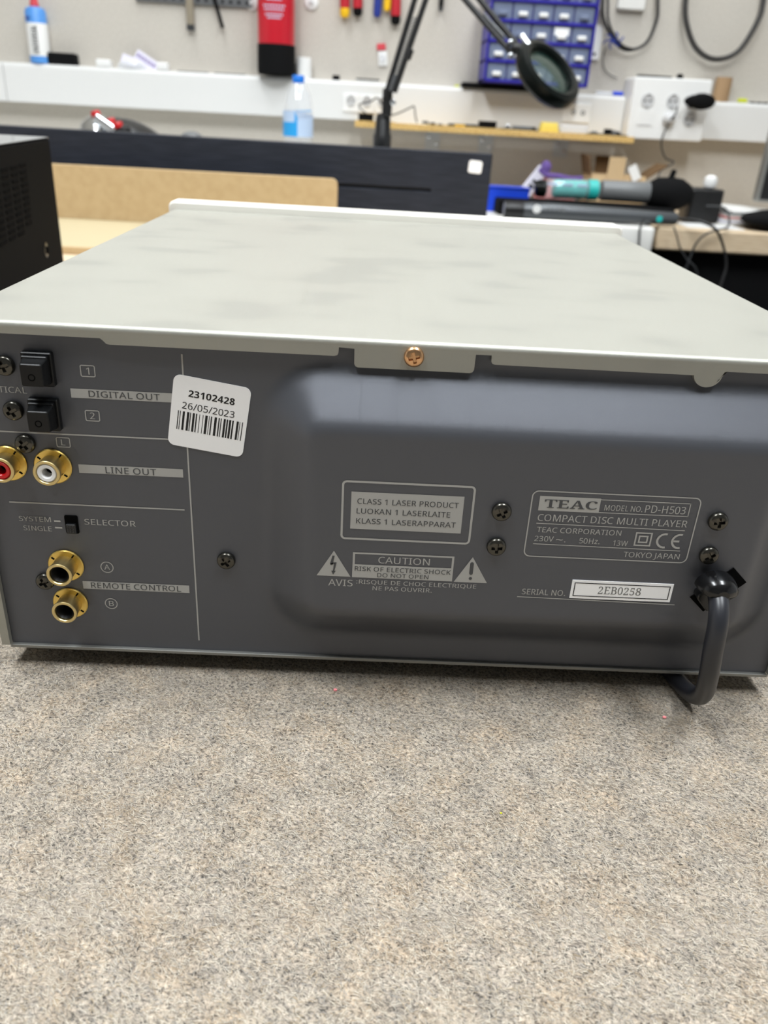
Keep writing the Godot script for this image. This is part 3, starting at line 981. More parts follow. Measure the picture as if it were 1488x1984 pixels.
func build_back_row() -> void:
	# the long black panel at the back of the table, with a level groove
	var t := thing("black_board", "long black board with a white square sticker standing behind the tan carton", "board")
	var s := st_new()
	var x0 := -1.15
	var x1 := 0.183
	var y0 := -0.0135
	var y1 := 0.1275
	var gx0 := -0.20
	var gx1 := 0.081
	var gy0 := 0.0615
	var gy1 := 0.0665
	box(s, Vector3((x0 + x1) / 2, (gy1 + y1) / 2, -1.2725), Vector3(x1 - x0, y1 - gy1, 0.025), 0.0012)
	box(s, Vector3((x0 + x1) / 2, (gy0 + y0) / 2, -1.2725), Vector3(x1 - x0, gy0 - y0, 0.025), 0.0012)
	box(s, Vector3((gx1 + x1) / 2, (gy0 + gy1) / 2, -1.2725), Vector3(x1 - gx1, gy1 - gy0 + 0.003, 0.0249))
	box(s, Vector3((gx0 + x0) / 2, (gy0 + gy1) / 2, -1.2725), Vector3(gx0 - x0, gy1 - gy0 + 0.003, 0.0249))
	box(s, Vector3((gx0 + gx1) / 2, (gy0 + gy1) / 2, -1.275), Vector3(gx1 - gx0, gy1 - gy0 + 0.003, 0.016))
	obj("board", s, M.brushed, t)
	s = st_new()
	rprism(s, 0.023, 0.020, 0.004, -1.2602, -1.2592, 0.0002, Transform3D(Basis(Vector3.BACK, -0.06), Vector3(0.1547, 0.1057, 0)))
	obj("sticker", s, M.sticker, t).set_meta("label", "white square sticker")
	# opened carton: a flap lying on the table and one standing up
	t = thing("carton", "open tan cardboard carton with an upright back flap, beside the black amplifier", "carton")
	s = st_new()
	rprism(s, 0.545, 0.0890, 0.010, -1.2035, -1.1975, 0.0012, Transform3D(Basis(Vector3.BACK, 0.004), Vector3(-0.3515, 0.0330, 0)))
	obj("back_flap", s, M.card, t)
	s = st_new()
	box(s, Vector3(-0.36, -0.0105, -1.042), Vector3(0.56, 0.006, 0.31), 0.001)
	obj("base_flap", s, M.card_base, t)
	s = st_new()
	box(s, Vector3(-0.36, -0.0085, -0.888), Vector3(0.56, 0.010, 0.006), 0.001)
	obj("front_rim", s, M.card, t)

# ------------------------------------------------------------------ things on the wall
func cord_thing(called: String, pts: Array, r: float, m: Material, label: String, cat := "cable", group := "") -> void:
	var s := st_new()
	tube(s, pts, r, 10, 6)
	tag(obj(called, s, m), label, cat, group)

func build_wall_things() -> void:
	var s := st_new()
	# fire extinguisher
	var t := thing("fire_extinguisher", "red fire extinguisher with a black foot hanging on the wall", "fire extinguisher", Vector3(-0.289, 0.2545, -2.148))
	s = st_new()
	lathe(s, [Vector2(0.047, 0.06), Vector2(0.047, 0.36), Vector2(0.043, 0.385), Vector2(0.030, 0.402), Vector2(0.016, 0.41)], 40, up_at(Vector3.ZERO))
	obj("cylinder", s, M.extinguisher, t)
	s = st_new()
	lathe(s, [Vector2(0.044, 0.0), Vector2(0.0485, 0.004), Vector2(0.0492, 0.012), Vector2(0.0486, 0.068), Vector2(0.0472, 0.070)], 40, up_at(Vector3.ZERO))
	obj("foot_cover", s, M.black_matt, t)
	s = st_new()
	lathe(s, [Vector2(0.012, 0.405), Vector2(0.014, 0.41), Vector2(0.014, 0.445), Vector2(0.010, 0.45)], 20, up_at(Vector3.ZERO))
	box(s, Vector3(0, 0.455, 0.02), Vector3(0.02, 0.012, 0.09), 0.003)
	obj("valve", s, M.black, t)
	s = st_new()
	for e in [[0.172, 0.5], [0.163, 0.42], [0.150, 0.62], [0.142, 0.55], [0.131, 0.5], [0.124, 0.38]]:
		for k in 8:
			var a0: float = -e[1] + 2 * e[1] * k / 8.0
			var a1: float = -e[1] + 2 * e[1] * (k + 0.72) / 8.0
			var y: float = e[0]
			var f := func(a: float, yy: float) -> Vector3: return Vector3(sin(a) * 0.0473, yy, cos(a) * 0.0473)
			quad(s, f.call(a0, y), f.call(a1, y), f.call(a1, y + 0.0035), f.call(a0, y + 0.0035))
	obj("printed_lines", s, M.label_pale, t)
	# small-parts cabinet
	t = thing("parts_cabinet", "blue small-parts cabinet of clear drawers behind the magnifier lamp", "cabinet", Vector3(0.378, 0.2665, -2.2))
	s = st_new()
	var w := 0.266
	var rows := 5
	var hgt := 0.228
	box(s, Vector3(0, hgt / 2, 0.004), Vector3(w, hgt, 0.006))
	for x in [-w / 2 + 0.003, w / 2 - 0.003]: box(s, Vector3(x, hgt / 2, 0.07), Vector3(0.006, hgt, 0.138), 0.0015)
	for r in rows + 1: box(s, Vector3(0, 0.004 + r * 0.0438, 0.07), Vector3(w, 0.0075, 0.138), 0.0015)
	for c in range(1, 5): box(s, Vector3(-w / 2 + 0.006 + c * 0.0508, hgt / 2, 0.067), Vector3(0.0016, hgt, 0.124))
	obj("frame", s, M.blue, t)
	for r in rows:
		for c in 5:
			var cx := -w / 2 + 0.006 + (c + 0.5) * 0.0508
			var cy := 0.026 + r * 0.0438
			s = st_new()
			rprism(s, 0.0470, 0.0345, 0.002, 0.112, 0.1325, 0.0006, Transform3D(Basis(), Vector3(cx, cy, 0)), 3)
			var d := obj("drawer", s, M.drawer, t)
			s = st_new()
			box(s, Vector3(cx, cy - 0.006, 0.1375), Vector3(0.022, 0.010, 0.010), 0.002)
			obj("handle", s, M.white if (r * 5 + c) % 4 != 3 else M.drawer, d)
			if r == 2 and c == 3:
				s = st_new()
				box(s, Vector3(cx, cy + 0.006, 0.1330), Vector3(0.036, 0.016, 0.001), 0.0)
				obj("paper_label", s, M.sticker, d)
	s = st_new()
	box(s, Vector3(0.318, 0.2595, -2.168), Vector3(0.236, 0.0125, 0.060), 0.002)
	tag(obj("cabinet_tray", s, M.black_matt), "black tray under the blue parts cabinet on the white trunking", "tray")
	# steel tool rail and what hangs there
	t = thing("tool_rail", "grey perforated steel tool rail at the top edge of the wall", "tool rail", Vector3(-0.505, 0.428, -2.2))
	s = st_new()
	box(s, Vector3(0, 0.002, 0.006), Vector3(0.30, 0.048, 0.008), 0.001)
	obj("rail", s, M.steel, t)
	for k in 14:
		s = st_new()
		lathe(s, [Vector2(0.004, 0.0095), Vector2(0.004, 0.0105)], 12, Transform3D(Basis(), Vector3(-0.137 + k * 0.021, -0.012, 0)))
		obj("hole", s, M.recess, t)
	t = thing("flat_file", "flat steel file hanging from the perforated tool rail", "file", Vector3(-0.516, 0.352, -2.186))
	s = st_new()
	box(s, Vector3(0, 0.06, 0), Vector3(0.019, 0.13, 0.005), 0.001)
	obj("blade", s, mat(c8(150, 140, 122), 0.5, 0.4), t)
	s = st_new()
	box(s, Vector3(0, 0.002, 0), Vector3(0.020, 0.014, 0.006), 0.001)
	obj("end_cap", s, M.charcoal, t)
	s = st_new()
	rod(s, Vector3(-0.4325, 0.357, -2.184), Vector3(-0.455, 0.43, -2.186), 0.005)
	tag(obj("black_rod", s, M.black_matt), "thin black rod hanging aslant from the tool rail", "tool")
	var disc := func(x: float, y: float, r: float, label: String):
		var u := thing("wall_button", label, "wall hook", Vector3(x, y, -2.2), "white round hooks")
		var q := st_new()
		lathe(q, [Vector2(r, 0), Vector2(r, 0.004), Vector2(r * 0.8, 0.007), Vector2(r * 0.3, 0.008)], 24)
		obj("base", q, M.white, u)
		q = st_new()
		lathe(q, [Vector2(r * 0.4, 0.006), Vector2(r * 0.36, 0.012), Vector2(r * 0.2, 0.013)], 16)
		obj("knob", q, M.socket_dark, u)
	disc.call(-0.357, 0.418, 0.017, "white round wall hook left of the fire extinguisher")
	disc.call(-0.204, 0.428, 0.018, "white round wall hook right of the fire extinguisher")
	var tool := func(x: float, tip: float, hm: Material, tm: Material, band: float, r: float, label: String, lean: float):
		var u := thing("hand_tool", label, "hand tool", Vector3(x, tip, -2.185), "tools hanging by the handles")
		u.rotation.z = lean
		var q := st_new()
		lathe(q, [Vector2(r * 0.95, band), Vector2(r, band + 0.006), Vector2(r * 0.9, band + 0.05), Vector2(r * 0.7, band + 0.085)], 18, up_at(Vector3.ZERO), true, 0.8)
		obj("handle", q, hm, u)
		q = st_new()
		lathe(q, [Vector2(r * 0.5, 0), Vector2(r * 0.85, 0.003), Vector2(r * 0.98, 0.010), Vector2(r * 0.96, band)], 18, up_at(Vector3.ZERO), true, 0.8)
		obj("end_cap", q, tm, u)
		q = st_new()
		rod(q, Vector3(0, band + 0.08, 0), Vector3(0, band + 0.16, 0), 0.003)
		obj("shank", q, M.steel, u)
	tool.call(-0.116, 0.397, M.handle_red, M.handle_yellow, 0.021, 0.0125, "hanging tool with a red handle and yellow end", 0.03)
	tool.call(-0.083, 0.402, M.handle_red, M.black_matt, 0.018, 0.0125, "hanging tool with a red handle and black end beside the yellow-ended one", 0.03)
	tool.call(-0.033, 0.402, M.handle_blue, M.handle_blue, 0.018, 0.010, "hanging tool with a dark blue handle", -0.02)
	tool.call(-0.008, 0.417, M.handle_yellow, M.handle_yellow, 0.012, 0.009, "hanging tool with a short yellow handle end", -0.02)
	tool.call(0.016, 0.388, M.handle_red, M.black_matt, 0.020, 0.0125, "hanging tool with a red handle and black end nearest the lamp arm", 0.02)
	tool.call(0.131, 0.424, M.black_matt, M.charcoal, 0.010, 0.006, "small black tool hanging between the lamp arms", 0.0)
	# small packet with a red head
	t = thing("hang_packet", "small white packet with a red head hanging on the wall", "packet", Vector3(-0.012, 0.295, -2.198))
	t.rotation.z = 0.10
	s = st_new()
	box(s, Vector3(0.001, 0.016, 0.002), Vector3(0.024, 0.034, 0.003), 0.001)
	obj("card", s, M.white, t)
	s = st_new()
	box(s, Vector3(-0.002, 0.043, 0.002), Vector3(0.023, 0.015, 0.0035), 0.001)
	obj("header", s, M.pink_red, t)
	s = st_new()
	box(s, Vector3(0.001, 0.017, 0.005), Vector3(0.015, 0.017, 0.005), 0.002)
	obj("blister", s, M.frosted, t)
	# right of the cabinet
	t = thing("wall_plate", "narrow white wall plate right of the blue parts cabinet", "wall plate", Vector3(0.546, 0.377, -2.2))
	s = st_new()
	rprism(s, 0.028, 0.078, 0.004, 0, 0.010, 0.001)
	obj("plate", s, M.socket, t)
	s = st_new()
	lathe(s, [Vector2(0.004, 0.009), Vector2(0.004, 0.0105)], 12, Transform3D(Basis(), Vector3(0, -0.026, 0)))
	obj("screw_hole", s, M.recess, t)
	s = st_new()
	rprism(s, 0.072, 0.06, 0.006, -2.2, -2.182, 0.003, Transform3D(Basis(), Vector3(0.622, 0.484, 0)))
	tag(obj("wall_box", s, M.laminate), "pale square wall box above the black cable loop", "wall box")
	cord_thing("black_cable", [Vector3(0.543, 0.56, -2.188), Vector3(0.545, 0.471, -2.182), Vector3(0.556, 0.426, -2.18), Vector3(0.591, 0.382, -2.178), Vector3(0.628, 0.364, -2.178), Vector3(0.673, 0.381, -2.178), Vector3(0.692, 0.434, -2.18), Vector3(0.687, 0.479, -2.182), Vector3(0.675, 0.56, -2.188)], 0.0042, M.black, "black cable loop hanging on the wall below the pale wall box")
	cord_thing("black_cable", [Vector3(0.540, 0.56, -2.178), Vector3(0.556, 0.468, -2.172), Vector3(0.563, 0.430, -2.17), Vector3(0.582, 0.398, -2.168), Vector3(0.612, 0.372, -2.168), Vector3(0.641, 0.366, -2.168)], 0.0032, M.black, "second thinner black cable beside the black cable loop")
	cord_thing("grey_hose", [Vector3(0.756, 0.58, -2.182), Vector3(0.757, 0.482, -2.178), Vector3(0.772, 0.426, -2.174), Vector3(0.808, 0.376, -2.172), Vector3(0.861, 0.355, -2.172), Vector3(0.918, 0.376, -2.172), Vector3(0.953, 0.447, -2.174), Vector3(0.957, 0.493, -2.178), Vector3(0.950, 0.58, -2.182)], 0.0068, M.rubber, "thick dark grey hose loop hanging at the upper right of the wall", "hose")
	t = thing("cable_ties", "bundle of dark blue cable ties knotted on the black cable", "cable tie", Vector3(0.585, 0.383, -2.172))
	for k in 6:
		s = st_new()
		var a := k * 1.05
		tube(s, [Vector3(-0.004, -0.002, 0.002 + k * 0.0012), Vector3(cos(a) * 0.018, sin(a) * 0.012, 0.006), Vector3(cos(a + 0.4) * 0.027, sin(a + 0.5) * 0.019, 0.003)], 0.0022, 6, 4)
		obj("tie", s, M.handle_blue, t)
	cord_thing("thin_wire", [Vector3(0.575, 0.37, -2.19), Vector3(0.570, 0.345, -2.192), Vector3(0.580, 0.318, -2.193), Vector3(0.600, 0.304, -2.193), Vector3(0.617, 0.299, -2.193)], 0.0012, M.charcoal, "thin dark wire end curling below the blue cable ties", "wire")

func well(parent: Node, p: Vector3, r: float) -> void:    # the round well of a wall socket with its two pin holes
	var s := st_new()
	lathe(s, [Vector2(r, 0.0), Vector2(r, 0.0022), Vector2(r * 0.94, 0.0026), Vector2(r * 0.90, 0.0012), Vector2(r * 0.86, -0.0020)], 28, Transform3D(Basis(), p), true)
	var o := obj("socket_well", s, M.socket_dark, parent)
	for x in [-0.4, 0.4]:
		s = st_new()
		lathe(s, [Vector2(r * 0.15, 0.0), Vector2(r * 0.15, 0.0016)], 12, Transform3D(Basis(), p + Vector3(x * r, 0, 0)))
		obj("pin_hole", s, M.recess, o)
	for y in [-0.88, 0.88]:
		s = st_new()
		box(s, p + Vector3(0, y * r, 0.0016), Vector3(r * 0.3, r * 0.2, 0.003), 0.0005)
		obj("earth_clip", s, M.steel, o)

func build_trunk_things() -> void:
	var s := st_new()
	var t: Node3D
	# spray can
	t = thing("spray_can", "blue and white spray can with a red nozzle on the white trunking", "spray can", Vector3(-0.910, 0.2492, -2.173))
	s = st_new()
	lathe(s, [Vector2(0.024, 0.0), Vector2(0.0262, 0.002), Vector2(0.026, 0.006), Vector2(0.026, 0.116), Vector2(0.0225, 0.124), Vector2(0.012, 0.128)], 32, up_at(Vector3.ZERO))
	var can := obj("can", s, M.can_blue, t)
	s = st_new()
	lathe(s, [Vector2(0.0263, 0.017), Vector2(0.0264, 0.018), Vector2(0.0264, 0.090), Vector2(0.0263, 0.091)], 32, up_at(Vector3.ZERO), false)
	var lb := obj("paper_label", s, M.white, can)
	s = st_new()
	lathe(s, [Vector2(0.011, 0.127), Vector2(0.011, 0.136), Vector2(0.0095, 0.138), Vector2(0.0095, 0.147), Vector2(0.006, 0.15)], 18, up_at(Vector3.ZERO))
	obj("nozzle", s, M.pink_red, t)
	var word := letter(t, "UNIVERSAL", 0.0, 0.064, 0.0, 0.0150, 0.0, M.ink, font_bold, 0.0)
	word.transform = Transform3D(Basis(Vector3.BACK, PI / 2), Vector3(0.0085, 0.0215, 0.0267)) * word.transform
	for k in 3:
		s = st_new()
		box(s, Vector3(-0.010, 0.104 - k * 0.003, 0.0246), Vector3(0.016, 0.0016, 0.001))
		obj("printed_line", s, M.handle_blue, can)
	s = st_new()
	rprism(s, 0.073, 0.028, 0.006, -2.192, -2.158, 0.004, Transform3D(Basis(), Vector3(-0.852, 0.2632, 0)))
	tag(obj("black_case", s, M.black_matt), "small black rounded case beside the spray can", "case")
	# scraps
	s = st_new()
	rprism(s, 0.036, 0.018, 0.004, -2.19, -2.155, 0.003, Transform3D(Basis(), Vector3(-0.744, 0.2590, 0)))
	tag(obj("white_block", s, M.white), "small white block on the trunking left of the folded cards", "block")
	s = st_new()
	rprism(s, 0.028, 0.018, 0.004, -2.19, -2.155, 0.003, Transform3D(Basis(), Vector3(-0.590, 0.2602, 0)))
	tag(obj("white_block", s, M.white), "small white block on the trunking right of the folded cards", "block")
	t = thing("folded_card", "folded white card with purple lettering marks propped on the trunking", "card", Vector3(-0.660, 0.252, -2.172))
	s = st_new()
	box(s, Vector3(0.012, 0.028, 0.0), Vector3(0.062, 0.030, 0.0012), 0.0, Transform3D(Basis(Vector3.BACK, -0.52) * Basis(Vector3.RIGHT, -0.3), Vector3.ZERO))
	obj("front_leaf", s, M.lilac, t)
	s = st_new()
	box(s, Vector3(-0.022, 0.010, 0.006), Vector3(0.040, 0.022, 0.0012), 0.0, Transform3D(Basis(Vector3.BACK, -0.3) * Basis(Vector3.RIGHT, -0.3), Vector3.ZERO))
	obj("back_leaf", s, M.lilac, t)
	s = st_new()
	for k in 6: box(s, Vector3(-0.012 + k * 0.009, 0.030, 0.001), Vector3(0.0045, 0.010, 0.001), 0.0, Transform3D(Basis(Vector3.BACK, -0.52) * Basis(Vector3.RIGHT, -0.3), Vector3.ZERO))
	obj("printed_marks", s, M.purple, t)
	s = st_new()
	lathe(s, [Vector2(0.036, 0), Vector2(0.034, 0.010), Vector2(0.026, 0.016), Vector2(0.010, 0.018)], 24, up_at(Vector3(-0.672, 0.2505, -2.166)), true, 0.42)
	tag(obj("clear_dish", s, M.frosted), "frosted plastic dish lying under the folded card", "dish")
	for e in [[-0.551, -0.47, "dark pencil-thin rod on the trunking nearest the white block"], [-0.455, -0.372, "dark pencil-thin rod on the trunking nearest the fire extinguisher"]]:
		s = st_new()
		rod(s, Vector3(e[0], 0.2536 + 0.0047 * e[0], -2.165), Vector3(e[1], 0.2536 + 0.0047 * e[1], -2.163), 0.0022)
		tag(obj("thin_rod", s, M.charcoal), e[2], "rod")
	t = thing("paper_roll", "white paper roll standing behind the water bottle", "paper roll", Vector3(-0.2195, 0.252, -2.174))
	s = st_new()
	lathe(s, [Vector2(0.0195, 0), Vector2(0.0195, 0.048), Vector2(0.0185, 0.049), Vector2(0.008, 0.049)], 28, up_at(Vector3.ZERO))
	obj("paper", s, M.white, t)
	s = st_new()
	lathe(s, [Vector2(0.008, 0.03), Vector2(0.008, 0.0496), Vector2(0.0068, 0.0496), Vector2(0.0068, 0.03)], 20, up_at(Vector3.ZERO), false)
	obj("core", s, M.card_light, t)
	s = st_new()
	rprism(s, 0.019, 0.012, 0.002, -2.18, -2.16, 0.001, Transform3D(Basis(), Vector3(-0.134, 0.2585, 0)))
	tag(obj("black_cube", s, M.black_matt), "small black cube on the trunking right of the paper roll", "block")
	t = thing("flat_gadget", "flat black gadget with a light edge on the trunking left of the lamp", "gadget", Vector3(-0.050, 0.2535, -2.168))
	s = st_new()
	box(s, Vector3(0, 0.0050, 0), Vector3(0.062, 0.004, 0.026), 0.001)
	obj("cover", s, M.black_matt, t)
	s = st_new()
	box(s, Vector3(0, 0.0015, 0), Vector3(0.064, 0.0032, 0.028), 0.0006)
	obj("base", s, M.laminate, t)
	s = st_new()
	box(s, Vector3(0.187, 0.2564, -2.162), Vector3(0.012, 0.005, 0.010), 0.001)
	tag(obj("yellow_clip", s, M.lime), "tiny yellow clip at the left end of the black tray", "clip")
	t = thing("marker_pen", "short pen with a blue cap lying on the trunking right of the cabinet", "pen")
	s = st_new()
	rod(s, Vector3(0.560, 0.2608, -2.165), Vector3(0.604, 0.2610, -2.163), 0.0042)
	obj("barrel", s, M.frosted, t)
	s = st_new()
	rod(s, Vector3(0.604, 0.2612, -2.163), Vector3(0.632, 0.2614, -2.162), 0.0052)
	obj("cap", s, M.bin_blue, t)
	# trunking sockets
	for k in 3:
		t = thing("trunk_socket", ["leftmost round socket on the trunking behind the lamp foot", "middle round socket on the trunking behind the lamp foot", "round socket on the trunking hidden behind the lamp post"][k], "socket", Vector3(-0.092 + k * 0.042, 0.2015, -2.150), "sockets on the trunking")
		s = st_new()
		rprism(s, 0.041, 0.043, 0.002, 0, 0.004, 0.001)
		obj("plate", s, M.socket, t)
		well(t, Vector3(0, 0.005, 0.0046), 0.0125)
	t = thing("aerial_socket", "white wall plate with two black holes above the wooden shelf", "socket", Vector3(0.512, 0.2095, -2.150))
	s = st_new()
	rprism(s, 0.074, 0.046, 0.002, 0, 0.004, 0.001)
	obj("plate", s, M.socket, t)
	for x in [-0.0085, 0.0165]:
		s = st_new()
		lathe(s, [Vector2(0.0055, 0.003), Vector2(0.0055, 0.0052), Vector2(0.0040, 0.0052), Vector2(0.0036, 0.0035)], 18, Transform3D(Basis(), Vector3(x, 0.001, 0)))
		obj("round_hole", s, M.recess, t)
	# socket box
	t = thing("socket_box", "big white square socket box on the trunking", "socket box", Vector3(0.7425, 0.2295, -2.2))
	t.rotation.z = 0.012
	s = st_new()
	rprism(s, 0.203, 0.145, 0.007, 0.0, 0.100, 0.003)
	obj("housing", s, M.socket, t)
	for p in [[-0.060, 0.0185], [0.006, 0.0200], [0.003, -0.0215], [0.058, -0.0205], [0.055, 0.0210]]:
		well(t, Vector3(p[0], p[1], 0.1005), 0.0165)
	s = st_new()
	rprism(s, 0.043, 0.037, 0.002, 0.100, 0.1015, 0.0005, Transform3D(Basis(), Vector3(-0.060, -0.0215, 0)))
	obj("blank_plate", s, M.socket, t)
	s = st_new()
	box(s, Vector3(-0.060, -0.0385, 0.1012), Vector3(0.034, 0.0025, 0.001))
	obj("seam", s, M.socket_dark, t)
	t = thing("plug", "round white plug with a thin black cord in the socket box", "plug", Vector3(0.7455, 0.208, -2.098))
	s = st_new()
	lathe(s, [Vector2(0.016, 0), Vector2(0.016, 0.010), Vector2(0.012, 0.018), Vector2(0.006, 0.022)], 24)
	obj("body", s, M.socket_dark, t)
	s = st_new()
	tube(s, [Vector3(0.010, 0.030, 0.020), Vector3(0.006, 0.012, 0.030), Vector3(0.0, 0.0, 0.022), Vector3(-0.004, -0.012, 0.018), Vector3(-0.0115, -0.055, 0.012), Vector3(0.0065, -0.092, 0.010), Vector3(0.0325, -0.103, 0.012), Vector3(0.0, -0.124, 0.02), Vector3(-0.0065, -0.150, 0.03), Vector3(-0.002, -0.19, 0.06), Vector3(0.004, -0.2155, 0.1)], 0.0021, 8, 6)
	obj("cord", s, M.charcoal, t)
	t = thing("power_adapter", "bulky black power adapter plugged into the socket box", "power adapter", Vector3(0.800, 0.2515, -2.098))
	s = st_new()
	loft_blob(s, [[-0.036, 0.004, 0.004], [-0.030, 0.009, 0.008], [-0.018, 0.012, 0.012], [-0.004, 0.018, 0.016], [0.010, 0.0195, 0.017], [0.024, 0.017, 0.016], [0.034, 0.013, 0.014], [0.040, 0.007, 0.009]], Vector3(0, 0, 0.042))
	obj("body", s, M.black_matt, t)
	s = st_new()
	lathe(s, [Vector2(0.015, 0), Vector2(0.015, 0.018), Vector2(0.012, 0.03)], 20)
	obj("plug_base", s, M.black_matt, t)
	s = st_new()
	box(s, Vector3(0.708, 0.3060, -2.165), Vector3(0.090, 0.006, 0.018), 0.001)
	tag(obj("black_bar", s, M.black_matt), "slim black bar lying on top of the socket box", "bar")
	s = st_new()
	lathe(s, [Vector2(0.006, 0), Vector2(0.009, 0.003), Vector2(0.0085, 0.010), Vector2(0.004, 0.013)], 18, up_at(Vector3(0.776, 0.3035, -2.165)))
	tag(obj("dark_stopper", s, M.recess), "small dark stopper standing on top of the socket box", "stopper")
	t = thing("cardboard_tube", "short brown cardboard tube standing right of the socket box", "cardboard tube", Vector3(0.8985, 0.257, -2.174))
	s = st_new()
	lathe(s, [Vector2(0.021, 0), Vector2(0.021, 0.058), Vector2(0.0185, 0.058), Vector2(0.0185, 0.004)], 28, up_at(Vector3.ZERO), false)
	obj("tube", s, M.tan_tube, t)
	s = st_new()
	box(s, Vector3(0.956, 0.2630, -2.166), Vector3(0.022, 0.010, 0.016), 0.002)
	tag(obj("lime_block", s, M.lime), "small lime yellow block right of the cardboard tube", "block")
	for k in 3:
		s = st_new()
		box(s, Vector3(0.984 + k * 0.018, 0.2600 + k * 0.0002, -2.166), Vector3(0.014, 0.005, 0.012), 0.0015)
		tag(obj("dark_scrap", s, M.charcoal), ["dark plastic scrap right beside the lime block on the trunking", "middle dark plastic scrap of the three right of the lime block", "dark plastic scrap farthest right on the trunking by the frame edge"][k], "scrap", "dark scraps right of the lime block")

func loft_blob(s: SurfaceTool, secs: Array, at: Vector3, axis := 0) -> void:    # sections [place along the axis, half height, half depth]
	var rings := []
	for e in secs:
		var ring := PackedVector3Array()
		for i in 24:
			var a := TAU * i / 24
			var k := 1.0 / pow(pow(absf(cos(a)), 3.0) + pow(absf(sin(a)), 3.0), 1.0 / 3.0)
			ring.append(at + (Vector3(e[0], cos(a) * k * e[1], sin(a) * k * e[2]) if axis == 0 else Vector3(cos(a) * k * e[1], e[0], sin(a) * k * e[2])))
		rings.append(ring)
	loft(s, rings, true, true, false, 70.0)

